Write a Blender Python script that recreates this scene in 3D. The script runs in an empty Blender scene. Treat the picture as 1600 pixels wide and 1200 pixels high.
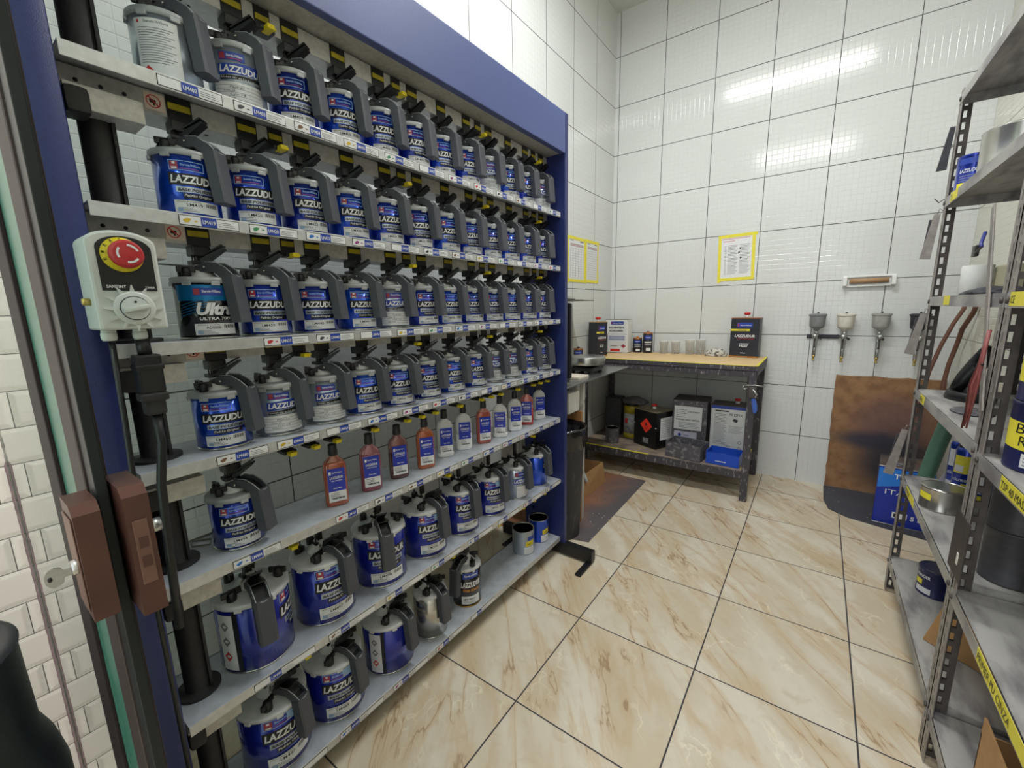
import bpy, bmesh, math, random
from mathutils import Matrix, Vector
random.seed(7)
R = math.radians
sc = bpy.context.scene
C = sc.collection

# ------------------------------------------------------------------ camera
cam = bpy.data.objects.new('camera', bpy.data.cameras.new('camera'))
C.objects.link(cam)
CX, CY, CZ = 1.27706, 0.0, 1.275
yaw, pit, rol = -0.62816, -0.184834, -0.02107
_f = Vector((math.sin(yaw) * math.cos(pit), math.cos(yaw) * math.cos(pit), math.sin(pit)))
_r = Vector((math.cos(yaw), -math.sin(yaw), 0)); _u = _r.cross(_f)
_r2 = _r * math.cos(rol) + _u * math.sin(rol); _u2 = _u * math.cos(rol) - _r * math.sin(rol)
m = Matrix(((_r2.x, _u2.x, -_f.x, CX), (_r2.y, _u2.y, -_f.y, CY), (_r2.z, _u2.z, -_f.z, CZ), (0, 0, 0, 1)))
cam.matrix_world = m
cam.data.sensor_width = 36.0
cam.data.lens = 659.74 / 1600 * 36
cam.data.shift_x = (800 - 798.79) / 1600
cam.data.shift_y = (607.18 - 600) / 1600
cam.data.clip_start = 0.01
sc.camera = cam

# ------------------------------------------------------------------ world, light, exposure
w = bpy.data.worlds.new('world'); sc.world = w; w.use_nodes = True
bg = w.node_tree.nodes['Background']
bg.inputs[0].default_value = (0.93, 0.97, 1.0, 1); bg.inputs[1].default_value = 1.8
def area(name, loc, rot, sx, sy, power, col):
    l = bpy.data.lights.new(name, 'AREA'); l.shape = 'RECTANGLE'; l.size = sx; l.size_y = sy
    l.energy = power; l.color = col
    o = bpy.data.objects.new(name, l); C.objects.link(o); o.location = loc; o.rotation_euler = rot
    return o
# ceiling tube fixtures (the lamps themselves are built further down)
area('tube_light', (0.87, 1.83, 3.43), (0, 0, 0), 1.15, 0.10, 42, (0.97, 0.99, 1.0))
area('tube_light', (0.87, -0.75, 3.43), (0, 0, 0), 1.15, 0.10, 44, (0.97, 0.99, 1.0))
# low warm daylight entering from the doorway side behind the glass pane
sun = bpy.data.lights.new('sun', 'SUN'); sun.energy = 0.6; sun.angle = R(1.5); sun.color = (1.0, 0.78, 0.58)
so = bpy.data.objects.new('sun', sun); C.objects.link(so)
so.rotation_euler = Vector((-0.55, 0.75, -0.58)).to_track_quat('-Z', 'Y').to_euler()
sc.view_settings.view_transform = 'Standard'
sc.view_settings.look = 'None'
sc.view_settings.gamma = 1.0
sc.view_settings.use_curve_mapping = False
sc.view_settings.exposure = 0.12

# ------------------------------------------------------------------ materials
MATS = {}
def lin(r, g, b):
    f = lambda c: ((c / 255 + 0.055) / 1.055) ** 2.4 if c > 10.3 else c / 255 / 12.92
    return (f(r), f(g), f(b), 1)
def NT(name):
    mt = bpy.data.materials.new(name); mt.use_nodes = True
    nt = mt.node_tree
    return mt, nt, nt.nodes['Principled BSDF']
def nd(nt, t, **kw):
    n = nt.nodes.new(t)
    for k, v in kw.items(): setattr(n, k, v)
    return n
def L(nt, a, b): nt.links.new(a, b)
def M(name, rgb, rough=0.5, metal=0.0, var=0.12, scale=30, bump=0.0, rgb2=None, thr=None, coat=0, alpha=None, trans=0, stretch=None, emis=None, hard=0.06, spec=None):
    """procedural material: base colour broken up by object-space noise, optional second colour in patches"""
    if name in MATS: return MATS[name]
    mt, nt, b = NT(name)
    tc = nd(nt, 'ShaderNodeTexCoord'); mp = nd(nt, 'ShaderNodeMapping'); L(nt, tc.outputs['Object'], mp.inputs[0])
    if stretch: mp.inputs['Scale'].default_value = stretch
    n = nd(nt, 'ShaderNodeTexNoise'); n.inputs['Scale'].default_value = scale; n.inputs['Detail'].default_value = 5
    L(nt, mp.outputs[0], n.inputs['Vector'])
    cr = nd(nt, 'ShaderNodeValToRGB'); L(nt, n.outputs['Fac'], cr.inputs[0])
    c1 = lin(*rgb)
    if rgb2:
        t = 0.5 if thr is None else thr
        cr.color_ramp.elements[0].position = t - hard; cr.color_ramp.elements[1].position = t + hard
        cr.color_ramp.elements[0].color = c1; cr.color_ramp.elements[1].color = lin(*rgb2)
    else:
        cr.color_ramp.elements[0].position = 0.3; cr.color_ramp.elements[1].position = 0.7
        cr.color_ramp.elements[0].color = tuple(max(0, x * (1 - var)) for x in c1[:3]) + (1,)
        cr.color_ramp.elements[1].color = tuple(min(1, x * (1 + var)) for x in c1[:3]) + (1,)
    L(nt, cr.outputs[0], b.inputs['Base Color'])
    b.inputs['Roughness'].default_value = rough; b.inputs['Metallic'].default_value = metal
    if spec is not None: b.inputs['Specular IOR Level'].default_value = spec
    if coat: b.inputs['Coat Weight'].default_value = coat; b.inputs['Coat Roughness'].default_value = 0.06
    if trans: b.inputs['Transmission Weight'].default_value = trans
    if alpha is not None: b.inputs['Alpha'].default_value = alpha
    if emis: b.inputs['Emission Color'].default_value = c1; b.inputs['Emission Strength'].default_value = emis
    if bump:
        bp = nd(nt, 'ShaderNodeBump'); bp.inputs['Strength'].default_value = bump; bp.inputs['Distance'].default_value = 0.002
        n2 = nd(nt, 'ShaderNodeTexNoise'); n2.inputs['Scale'].default_value = scale * 4; L(nt, mp.outputs[0], n2.inputs['Vector'])
        L(nt, n2.outputs['Fac'], bp.inputs['Height']); L(nt, bp.outputs[0], b.inputs['Normal'])
    MATS[name] = mt
    return mt

def math_(nt, op, a, b=None, c=None, clamp=False):
    n = nd(nt, 'ShaderNodeMath', operation=op); n.use_clamp = clamp
    for i, v in enumerate((a, b, c)):
        if v is None: continue
        if isinstance(v, (int, float)): n.inputs[i].default_value = v
        else: L(nt, v, n.inputs[i])
    return n.outputs[0]
def mixc(nt, fac, a, b):
    n = nd(nt, 'ShaderNodeMix', data_type='RGBA')
    if isinstance(fac, (int, float)): n.inputs[0].default_value = fac
    else: L(nt, fac, n.inputs[0])
    for k, v in ((6, a), (7, b)):
        if isinstance(v, tuple): n.inputs[k].default_value = v
        else: L(nt, v, n.inputs[k])
    return n.outputs[2]
def grid_dist(nt, coord, off, pitch):
    """distance in metres to the nearest joint of a grid"""
    t = math_(nt, 'DIVIDE', math_(nt, 'SUBTRACT', coord, off), pitch)
    fr = math_(nt, 'FRACT', t)
    d = math_(nt, 'MINIMUM', fr, math_(nt, 'SUBTRACT', 1.0, fr))
    return math_(nt, 'MULTIPLY', d, pitch), math_(nt, 'FLOOR', t)
def smooth(nt, v, a, b):
    n = nd(nt, 'ShaderNodeMapRange', interpolation_type='SMOOTHSTEP'); L(nt, v, n.inputs[0])
    n.inputs[1].default_value = a; n.inputs[2].default_value = b
    return n.outputs[0]

def tile_wall(name, axis, off, pitch, zoff, zpitch, base, joint=(74, 74, 74), cells=11):
    mt, nt, b = NT(name)
    tc = nd(nt, 'ShaderNodeTexCoord'); sp = nd(nt, 'ShaderNodeSeparateXYZ'); L(nt, tc.outputs['Object'], sp.inputs[0])
    u = sp.outputs['XYZ'.index(axis)]; z = sp.outputs[2]
    du, iu = grid_dist(nt, u, off, pitch); dz, iz = grid_dist(nt, z, zoff, zpitch)
    dj = math_(nt, 'MINIMUM', du, dz)
    jm = smooth(nt, dj, 0.0015, 0.0027)
    cu, _ = grid_dist(nt, u, off, pitch / cells); cz, _ = grid_dist(nt, z, zoff, zpitch / cells)
    cell = math_(nt, 'MINIMUM', smooth(nt, cu, 0.0, 0.0024), smooth(nt, cz, 0.0, 0.0024))
    ns = nd(nt, 'ShaderNodeTexNoise'); ns.inputs['Scale'].default_value = 1.3; L(nt, tc.outputs['Object'], ns.inputs['Vector'])
    v = mixc(nt, smooth(nt, ns.outputs['Fac'], 0.3, 0.7), tuple(c * 0.95 for c in lin(*base)[:3]) + (1,), lin(*base))
    L(nt, mixc(nt, jm, lin(*joint), v), b.inputs['Base Color'])
    L(nt, math_(nt, 'SUBTRACT', 0.75, math_(nt, 'MULTIPLY', jm, 0.64)), b.inputs['Roughness'])
    h = math_(nt, 'ADD', math_(nt, 'MULTIPLY', cell, 0.6), jm)
    bp = nd(nt, 'ShaderNodeBump'); bp.inputs['Strength'].default_value = 0.55; bp.inputs['Distance'].default_value = 0.0022
    L(nt, h, bp.inputs['Height']); L(nt, bp.outputs[0], b.inputs['Normal'])
    b.inputs['Specular IOR Level'].default_value = 0.42
    return mt

D = 3.5816; XL = -0.2230; XR_ = 1.9469; HC = 3.53; Z0 = 1.41879; ZP = 0.3599; YS = 0.0720
MW_back = tile_wall('white_relief_tile_back', 'X', -0.18901, 0.35632, Z0, ZP, (213, 215, 212))
MW_left = tile_wall('white_relief_tile_left', 'Y', 2.5032, 0.3605, Z0, ZP, (213, 215, 212))
MW_right = tile_wall('cream_relief_tile_right', 'Y', 3.30, 0.3605, Z0, ZP, (219, 217, 203), joint=(150, 148, 140))

def subway_tile():
    mt, nt, b = NT('white_bevelled_subway_tile')
    tc = nd(nt, 'ShaderNodeTexCoord'); sp = nd(nt, 'ShaderNodeSeparateXYZ'); L(nt, tc.outputs['Object'], sp.inputs[0])
    h = 0.0855; wd = 0.170
    row = math_(nt, 'FLOOR', math_(nt, 'DIVIDE', sp.outputs[2], h))
    dz, _ = grid_dist(nt, sp.outputs[2], 0.002, h)
    shift = math_(nt, 'MULTIPLY', math_(nt, 'MODULO', row, 2.0), wd / 2)
    y = math_(nt, 'ADD', sp.outputs[1], shift)
    dy, _ = grid_dist(nt, y, 0.0435, wd)
    d = math_(nt, 'MINIMUM', dy, dz)
    jm = smooth(nt, d, 0.0006, 0.0013)
    bev = smooth(nt, d, 0.0, 0.013)
    L(nt, mixc(nt, jm, lin(90, 88, 86), lin(222, 218, 212)), b.inputs['Base Color'])
    b.inputs['Roughness'].default_value = 0.12
    bp = nd(nt, 'ShaderNodeBump'); bp.inputs['Strength'].default_value = 0.35; bp.inputs['Distance'].default_value = 0.004
    L(nt, bev, bp.inputs['Height']); L(nt, bp.outputs[0], b.inputs['Normal'])
    return mt

def floor_tile():
    mt, nt, b = NT('beige_veined_porcelain')
    tc = nd(nt, 'ShaderNodeTexCoord'); sp = nd(nt, 'ShaderNodeSeparateXYZ'); L(nt, tc.outputs['Object'], sp.inputs[0])
    px, py = 0.4525, 0.46324
    dx, ix = grid_dist(nt, sp.outputs[0], 0.12284, px); dy, iy = grid_dist(nt, sp.outputs[1], 0.95523, py)
    jm = smooth(nt, math_(nt, 'MINIMUM', dx, dy), 0.0017, 0.0030)
    # each tile shows the same print, slid along a little
    cb = nd(nt, 'ShaderNodeCombineXYZ')
    L(nt, math_(nt, 'ADD', sp.outputs[0], math_(nt, 'MULTIPLY', ix, 1.37)), cb.inputs[0])
    L(nt, math_(nt, 'ADD', sp.outputs[1], math_(nt, 'MULTIPLY', iy, 0.071)), cb.inputs[1])
    rot = nd(nt, 'ShaderNodeMapping'); rot.inputs['Rotation'].default_value = (0, 0, R(51)); rot.inputs['Scale'].default_value = (1, 1, 1)
    L(nt, cb.outputs[0], rot.inputs[0])
    def noise(scale, det, vec, dist=0.0, rough=0.55):
        n = nd(nt, 'ShaderNodeTexNoise'); n.inputs['Scale'].default_value = scale; n.inputs['Detail'].default_value = det
        n.inputs['Distortion'].default_value = dist; n.inputs['Roughness'].default_value = rough; L(nt, vec, n.inputs['Vector']); return n.outputs['Fac']
    st = nd(nt, 'ShaderNodeMapping'); st.inputs['Scale'].default_value = (0.32, 1.0, 1); L(nt, rot.outputs[0], st.inputs[0])
    base = noise(5, 4, st.outputs[0], 0.4)
    col = mixc(nt, smooth(nt, base, 0.32, 0.68), lin(198, 183, 156), lin(214, 206, 188))
    cloud = noise(16, 5, rot.outputs[0], 0.6)
    col = mixc(nt, math_(nt, 'MULTIPLY', smooth(nt, cloud, 0.5, 0.75), 0.5), col, lin(189, 172, 142))
    # pale net of veins
    vo = nd(nt, 'ShaderNodeTexVoronoi', feature='DISTANCE_TO_EDGE'); vo.inputs['Scale'].default_value = 9
    wn = nd(nt, 'ShaderNodeTexNoise'); wn.inputs['Scale'].default_value = 10; wn.inputs['Detail'].default_value = 4; L(nt, rot.outputs[0], wn.inputs['Vector'])
    va = nd(nt, 'ShaderNodeVectorMath', operation='MULTIPLY_ADD'); L(nt, wn.outputs['Color'], va.inputs[0]); va.inputs[1].default_value = (0.12, 0.12, 0.12); L(nt, st.outputs[0], va.inputs[2])
    L(nt, va.outputs[0], vo.inputs['Vector'])
    net = math_(nt, 'SUBTRACT', 1.0, smooth(nt, vo.outputs['Distance'], 0.0, 0.035))
    netm = math_(nt, 'MULTIPLY', net, smooth(nt, noise(4, 2, rot.outputs[0]), 0.48, 0.62))
    col = mixc(nt, math_(nt, 'MULTIPLY', netm, 0.6), col, lin(232, 224, 200))
    # brown veins running one way
    s2 = nd(nt, 'ShaderNodeMapping'); s2.inputs['Scale'].default_value = (0.22, 1.0, 1); L(nt, rot.outputs[0], s2.inputs[0])
    v1 = noise(4.2, 5, s2.outputs[0], 0.35, 0.6)
    rid = math_(nt, 'ABSOLUTE', math_(nt, 'SUBTRACT', v1, 0.5))
    halo = math_(nt, 'SUBTRACT', 1.0, smooth(nt, rid, 0.0, 0.06)); core = math_(nt, 'SUBTRACT', 1.0, smooth(nt, rid, 0.0, 0.010))
    msk = smooth(nt, noise(5, 3, rot.outputs[0]), 0.42, 0.58)
    col = mixc(nt, math_(nt, 'MULTIPLY', halo, 0.36), col, lin(190, 152, 102))
    col = mixc(nt, math_(nt, 'MULTIPLY', math_(nt, 'MULTIPLY', core, msk), 0.62), col, lin(142, 106, 70))
    speck = smooth(nt, noise(160, 2, rot.outputs[0]), 0.74, 0.78)
    col = mixc(nt, math_(nt, 'MULTIPLY', speck, 0.5), col, lin(110, 96, 80))
    L(nt, mixc(nt, jm, lin(58, 55, 58), col), b.inputs['Base Color'])
    L(nt, math_(nt, 'SUBTRACT', 0.8, math_(nt, 'MULTIPLY', jm, 0.42)), b.inputs['Roughness'])
    bp = nd(nt, 'ShaderNodeBump'); bp.inputs['Strength'].default_value = 0.5; bp.inputs['Distance'].default_value = 0.002
    L(nt, jm, bp.inputs['Height']); L(nt, bp.outputs[0], b.inputs['Normal'])
    return mt

galv = M('galvanised_steel', (198, 199, 198), 0.42, 0.5, 0.10, 60)
galv_dull = M('dull_galvanised_steel', (190, 188, 182), 0.5, 0.35, 0.14, 90)
shelf_grey = M('grey_shelf_steel', (178, 183, 190), 0.48, 0.25, 0.14, 26)
navy = M('navy_powder_coat', (36, 47, 102), 0.33, 0.0, 0.08, 160, bump=0.25)
navy_head = M('slate_blue_powder_coat', (78, 90, 140), 0.45, 0.0, 0.04, 160, bump=0.25)
navy_dark = M('dark_navy_steel', (34, 38, 72), 0.45, 0.1, 0.15, 60)
black = M('black_plastic', (24, 24, 27), 0.38, 0, 0.15, 40)
blackm = M('matt_black_plastic', (38, 37, 38), 0.6, 0, 0.15, 60, bump=0.1)
grip = M('dark_grey_grip_plastic', (70, 72, 79), 0.55, 0, 0.08, 300, bump=0.25)
lidgrey = M('grey_cast_lid', (166, 170, 172), 0.42, 0.15, 0.12, 40)
lidsil = M('silver_white_lid', (208, 210, 212), 0.35, 0.0, 0.10, 40)
whitepl = M('translucent_white_plastic', (222, 224, 224), 0.35, 0, 0.06, 40)
tin = M('bare_tinplate', (190, 188, 182), 0.24, 0.92, 0.12, 20)
yellow = M('yellow_plastic', (222, 202, 24), 0.45, 0, 0.08, 60)
yellowd = M('yellow_strip', (170, 154, 30), 0.4, 0, 0.15, 60)
white = M('white_label_paper', (222, 223, 224), 0.5, 0, 0.03, 50)
ink = M('black_ink', (20, 20, 24), 0.5, 0, 0.1, 50)
inkg = M('grey_ink', (120, 122, 126), 0.6, 0, 0.1, 50)
lblue = M('label_blue_print', (38, 66, 160), 0.4, 0, 0.05, 50)
redp = M('red_print', (200, 44, 40), 0.45, 0, 0.06, 50)
emb = M('orange_red_emblem', (160, 56, 70), 0.45, 0, 0.06, 50)
silvp = M('silver_print_band', (176, 186, 200), 0.3, 0.5, 0.2, 14)
whitep = M('white_print', (226, 228, 230), 0.45, 0, 0.03, 50)
def canblue(name, rgb): return M(name, rgb, 0.22, 0.55, 0.12, 9, coat=0.7)
blues = [canblue('metallic_royal_blue_can', (14, 72, 196)), canblue('metallic_navy_can', (18, 48, 158)), canblue('metallic_deep_blue_can', (18, 58, 176))]
bigblue = M('glossy_ultramarine_can', (22, 38, 150), 0.25, 0.35, 0.12, 9, coat=0.6)
cangrey = M('silver_grey_painted_can', (158, 168, 180), 0.3, 0.6, 0.06, 12, coat=0.3)
canblack = M('glossy_black_can', (16, 18, 24), 0.22, 0.1, 0.15, 12, coat=0.5)
cyan = M('cyan_print', (20, 120, 180), 0.3, 0.4, 0.1, 12)
orange = M('orange_print', (206, 140, 50), 0.4, 0.1, 0.1, 20)
gold = M('gold_rim', (176, 140, 60), 0.3, 0.7, 0.1, 20)

# ------------------------------------------------------------------ mesh helpers
_tcache = {}
def text2d(s, size, shear=0.0, bold=0.0, space=1.0):
    key = (s, size, shear, bold, space)
    if key in _tcache: return _tcache[key]
    cu = bpy.data.curves.new('t', 'FONT'); cu.body = s; cu.size = size; cu.shear = shear; cu.offset = bold * size
    cu.space_character = space; cu.resolution_u = 2; cu.fill_mode = 'FRONT'
    ob = bpy.data.objects.new('t', cu)
    me = bpy.data.meshes.new_from_object(ob)
    vs = [(v.co.x, v.co.y) for v in me.vertices]; fs = [tuple(f.vertices) for f in me.polygons]
    bpy.data.objects.remove(ob); bpy.data.curves.remove(cu); bpy.data.meshes.remove(me)
    _tcache[key] = (vs, fs)
    return vs, fs
def fit_text(s, x0, y0, width, height, shear=0.0, bold=0.02):
    """text stretched to fill a box: returns 2-D verts and faces"""
    vs, fs = text2d(s, 1.0, shear, bold)
    if not vs: return [], []
    ax = min(v[0] for v in vs); bx = max(v[0] for v in vs); ay = min(v[1] for v in vs); by = max(v[1] for v in vs)
    if height is None: height = width * (by - ay) / (bx - ax)
    if width is None: width = height * (bx - ax) / (by - ay)
    return [(x0 + (v[0] - ax) / (bx - ax) * width, y0 + (v[1] - ay) / (by - ay) * height) for v in vs], fs

class MB:
    def __init__(s): s.V = []; s.F = []; s.I = []; s.S = []; s.mats = []
    def mi(s, m):
        if m not in s.mats: s.mats.append(m)
        return s.mats.index(m)
    def add(s, vs, fs, m, smooth=False, X=None):
        o = len(s.V)
        s.V += [tuple(X @ Vector(v)) for v in vs] if X is not None else [tuple(v) for v in vs]
        i = s.mi(m)
        for f in fs: s.F.append(tuple(o + k for k in f)); s.I.append(i); s.S.append(smooth)
        return s
    def box(s, a, b, m, ch=0.0, X=None, smooth=False):
        x0, y0, z0 = a; x1, y1, z1 = b
        if x0 > x1: x0, x1 = x1, x0
        if y0 > y1: y0, y1 = y1, y0
        if z0 > z1: z0, z1 = z1, z0
        if ch <= 0:
            vs = [(x, y, z) for z in (z0, z1) for y in (y0, y1) for x in (x0, x1)]
            fs = [(0, 2, 3, 1), (4, 5, 7, 6), (0, 1, 5, 4), (2, 6, 7, 3), (0, 4, 6, 2), (1, 3, 7, 5)]
            return s.add(vs, fs, m, False, X)
        bm = bmesh.new(); bmesh.ops.create_cube(bm, size=1.0)
        for v in bm.verts: v.co = Vector(((x0 + x1) / 2 + v.co.x * (x1 - x0), (y0 + y1) / 2 + v.co.y * (y1 - y0), (z0 + z1) / 2 + v.co.z * (z1 - z0)))
        ch = min(ch, 0.45 * min(x1 - x0, y1 - y0, z1 - z0))
        bmesh.ops.bevel(bm, geom=bm.edges[:], offset=ch, segments=2, affect='EDGES', profile=0.6)
        bm.verts.index_update()
        s.add([v.co[:] for v in bm.verts], [tuple(v.index for v in f.verts) for f in bm.faces], m, smooth, X); bm.free(); return s
    def lathe(s, prof, m, n=40, X=None, smooth=True):
        vs = []; fs = []
        for r, z in prof:
            for k in range(n): a = 2 * math.pi * k / n; vs.append((r * math.cos(a), r * math.sin(a), z))
        for j in range(len(prof) - 1):
            for k in range(n): k2 = (k + 1) % n; fs.append((j * n + k, j * n + k2, (j + 1) * n + k2, (j + 1) * n + k))
        if prof[0][0] > 1e-6: fs.append(tuple(range(n - 1, -1, -1)))
        if prof[-1][0] > 1e-6: fs.append(tuple((len(prof) - 1) * n + k for k in range(n)))
        return s.add(vs, fs, m, smooth, X)
    def prism(s, pts, h, m, X=None, smooth=False, z0=0.0):
        n = len(pts)
        vs = [(p[0], p[1], z0) for p in pts] + [(p[0], p[1], z0 + h) for p in pts]
        fs = [tuple(range(n - 1, -1, -1)), tuple(range(n, 2 * n))] + [(k, (k + 1) % n, n + (k + 1) % n, n + k) for k in range(n)]
        return s.add(vs, fs, m, smooth, X)
    def tube(s, path, r, m, n=8, X=None, caps=True):
        P = [Vector(p) for p in path]; vs = []; fs = []
        up = Vector((0, 0, 1)); N = None
        for i, p in enumerate(P):
            t = (P[min(i + 1, len(P) - 1)] - P[max(i - 1, 0)]).normalized()
            if N is None: N = t.cross(up); N = (N if N.length > 1e-4 else t.cross(Vector((1, 0, 0)))).normalized()
            else: N = (N - t * N.dot(t)).normalized()
            B = t.cross(N); rr = r[i] if isinstance(r, (list, tuple)) else r
            for k in range(n):
                a = 2 * math.pi * k / n; vs.append(tuple(p + (N * math.cos(a) + B * math.sin(a)) * rr))
        for j in range(len(P) - 1):
            for k in range(n): k2 = (k + 1) % n; fs.append((j * n + k, j * n + k2, (j + 1) * n + k2, (j + 1) * n + k))
        if caps: fs.append(tuple(range(n - 1, -1, -1))); fs.append(tuple((len(P) - 1) * n + k for k in range(n)))
        return s.add(vs, fs, m, True, X)
    def plate_text(s, txt, x0, z0, w_, h, m, X, shear=0.0, bold=0.02):
        """flat lettering in the local XZ plane of X (x right, z up, facing -y)"""
        vs, fs = fit_text(txt, x0, z0, w_, h, shear, bold)
        return s.add([(a, 0, b) for a, b in vs], fs, m, False, X)
    def rect(s, x0, z0, x1, z1, m, X, y=0.0):
        return s.add([(x0, y, z0), (x1, y, z0), (x1, y, z1), (x0, y, z1)], [(0, 1, 2, 3)], m, False, X)
    def bent_rect(s, Rr, az, s0, z0, s1, z1, m, lay=0.0003, tilt=0.0):
        n = max(2, int(abs(s1 - s0) / 0.004)); vs = []
        for k in range(n + 1):
            t = s0 + (s1 - s0) * k / n; a = az + t / Rr; dz = tilt * (t - s0)
            for z in (z0 + dz, z1 + dz): vs.append(((Rr + lay) * math.cos(a), (Rr + lay) * math.sin(a), z))
        return s.add(vs, [(2 * k, 2 * k + 2, 2 * k + 3, 2 * k + 1) for k in range(n)], m, True)
    def bent_text(s, Rr, az, txt, x0, z0, w_, h, m, lay=0.0007, shear=0.0, bold=0.02):
        vs, fs = fit_text(txt, x0, z0, w_, h, shear, bold)
        return s.add([((Rr + lay) * math.cos(az + a / Rr), (Rr + lay) * math.sin(az + a / Rr), b) for a, b in vs], fs, m, False)
    def mesh(s, name):
        me = bpy.data.meshes.new(name); me.from_pydata(s.V, [], s.F)
        for mm in s.mats: me.materials.append(mm)
        me.polygons.foreach_set('material_index', s.I); me.polygons.foreach_set('use_smooth', s.S)
        me.update(); return me
    def build(s, name, parent=None, loc=(0, 0, 0), rot=(0, 0, 0), auto=None):
        o = bpy.data.objects.new(name, s.mesh(name)); C.objects.link(o); o.location = loc; o.rotation_euler = rot
        if parent: o.parent = parent
        if auto is not None: _auto(o.data, auto)
        return o
def _auto(me, deg):
    me.polygons.foreach_set('use_smooth', [True] * len(me.polygons))
    try: me.set_sharp_from_angle(angle=R(deg))
    except Exception: pass
def link_copy(o, parent=None):
    c = o.copy(); C.objects.link(c); c.parent = parent; return c
def copy_tree(o, parent=None):
    c = link_copy(o, parent)
    for ch in list(o.children): copy_tree(ch, c)
    return c
def root(name, label, cat, loc=(0, 0, 0), rz=0.0, group=None):
    o = bpy.data.objects.new(name, None); C.objects.link(o); o.location = loc; o.rotation_euler = (0, 0, rz)
    o.empty_display_size = 0.05
    return tag(o, label, cat, group)
def tag(o, label, cat, group=None):
    o['label'] = label; o['category'] = cat
    if group: o['group'] = group
    return o
def struct(o): o['kind'] = 'structure'; return o
def T(x=0, y=0, z=0, rx=0, ry=0, rz=0):
    return Matrix.Translation((x, y, z)) @ Matrix.Rotation(rz, 4, 'Z') @ Matrix.Rotation(ry, 4, 'Y') @ Matrix.Rotation(rx, 4, 'X')
# matrix that puts local (x, z) lettering on a face looking towards +x of the world
def face_px(x, y, z): return Matrix(((0, -1, 0, x), (1, 0, 0, y), (0, 0, 1, z), (0, 0, 0, 1)))

# ------------------------------------------------------------------ room shell
def slab(name, a, b, mat):
    return struct(MB().box(a, b, mat).build(name))
slab('floor', (XL - 0.1, -2.4, -0.08), (XR_ + 0.1, D + 0.1, 0), floor_tile())
slab('ceiling', (XL - 0.1, -2.4, HC), (XR_ + 0.1, D + 0.1, HC + 0.1), M('white_ceiling_paint', (214, 216, 212), 0.8, 0, 0.05, 4))
slab('wall_back', (XL - 0.1, D, -0.05), (XR_ + 0.1, D + 0.1, HC), MW_back)
slab('wall_left', (XL - 0.1, YS, -0.05), (XL, D, HC), MW_left)
slab('wall_outer_left', (XL - 0.1, -2.4, -0.05), (XL, YS, HC), subway_tile())
slab('wall_right', (XR_, -2.4, -0.05), (XR_ + 0.1, D, HC), MW_right)
#PART2
# ------------------------------------------------------------------ mixing rack
S = [1.705, 1.4675, 1.2265, 0.985, 0.7425, 0.420, 0.0985]
YA, YB, XF, XB = 0.196, 1.787, 0.277, 0.092
MY = [0.371 + 0.1238 * i for i in range(12)]          # machine positions of a row
rack = root('mixing_rack', 'tall navy blue steel rack with seven galvanised shelves of paint cans along the left wall', 'shelving', (0.19, 0.17, 0))
def rp(mb, name, parent=None, auto=None):
    """rack part, modelled in world coordinates"""
    o = mb.build(name, parent or rack, auto=auto)
    if parent is None: o.matrix_parent_inverse = Matrix.Translation((-0.19, -0.17, 0))
    return o
mb = MB().box((0.205, 0.146, 0.03), (0.284, 0.192, 2.113), navy, 0.016); rp(mb, 'post', auto=50)
mb = MB()                                              # punched rear strip of the near upright: real holes
mb.box((0.055, 0.176, 0.03), (0.092, 0.180, 2.11), navy_dark); mb.box((0.107, 0.176, 0.03), (0.207, 0.180, 2.11), navy_dark)
z = 0.03
while z < 2.08: mb.box((0.092, 0.176, z), (0.107, 0.180, z + 0.022), navy_dark); z += 0.040
rp(mb, 'punched_upright')
mb = MB().box((0.06, 1.790, 0.03), (0.100, 1.815, 2.113), navy).box((0.114, 1.790, 0.03), (0.300, 1.815, 2.113), navy, 0.003)
z = 0.03
while z < 2.09: mb.box((0.100, 1.790, z), (0.114, 1.815, z + 0.022), navy); z += 0.040
rp(mb, 'end_panel')
rp(MB().box((0.274, 0.196, 1.948), (0.300, 1.789, 2.113), navy_head, 0.003).box((0.10, 0.196, 1.952), (0.274, 1.789, 1.956), galv_dull), 'header')
rp(MB().box((-0.10, 1.783, 0.010), (0.458, 1.826, 0.066), black, 0.004).box((0.424, 1.664, 0.0), (0.456, 1.80, 0.010), black, 0.003).box((-0.03, 1.68, 0), (0.0, 1.80, 0.010), black, 0.003), 'foot')
rp(MB().box((-0.10, 0.146, 0.010), (0.40, 0.188, 0.066), black, 0.004), 'foot')
codes = [['LM402', 'LM403', 'LM404', 'LM405', 'LM406', 'LM407', 'LM409', 'LM410', 'LM412', 'LM414', 'LM415', 'LM417'],
         ['LM419', 'LM420', 'LM422', 'LM423', 'LM424', 'LM425', 'LM427', 'LM428', 'LM430', 'LM431', 'LM433', 'LM436'],
         [None, 'LM439', 'LM440', 'LM441', 'LM443', 'LM445', 'LM446', 'LM448', 'LM450', 'LM452', 'LM454', 'LM457'],
         ['LM460', 'LM463', 'LM464', 'LM465', 'LM466', 'LM467', 'LM468', 'LM470', 'LM472', 'LM474', 'LM475', 'LM476'],
         ['LM494', None, 'LM467', 'LM470', 'LM471', 'LM473', 'LM476', 'LM477', 'LM478', 'LM480', 'LM482', 'LM483'],
         ['LM491', 'LM497', 'LM498', 'LM500', 'LM501', 'LM502', 'LM504', 'LM505'],
         ['LM487', 'LM489', 'LM490', 'LM492', 'LM493']]
sw = [(190, 40, 50), (40, 110, 190), (200, 170, 40), (60, 60, 66), (150, 60, 130), (60, 140, 90), (120, 84, 56)]
SWM = [M('swatch_%s' % n, c, 0.5, 0, 0.06) for n, c in zip(('red', 'blue', 'yellow', 'charcoal', 'violet', 'green', 'brown'), sw)]
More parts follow.
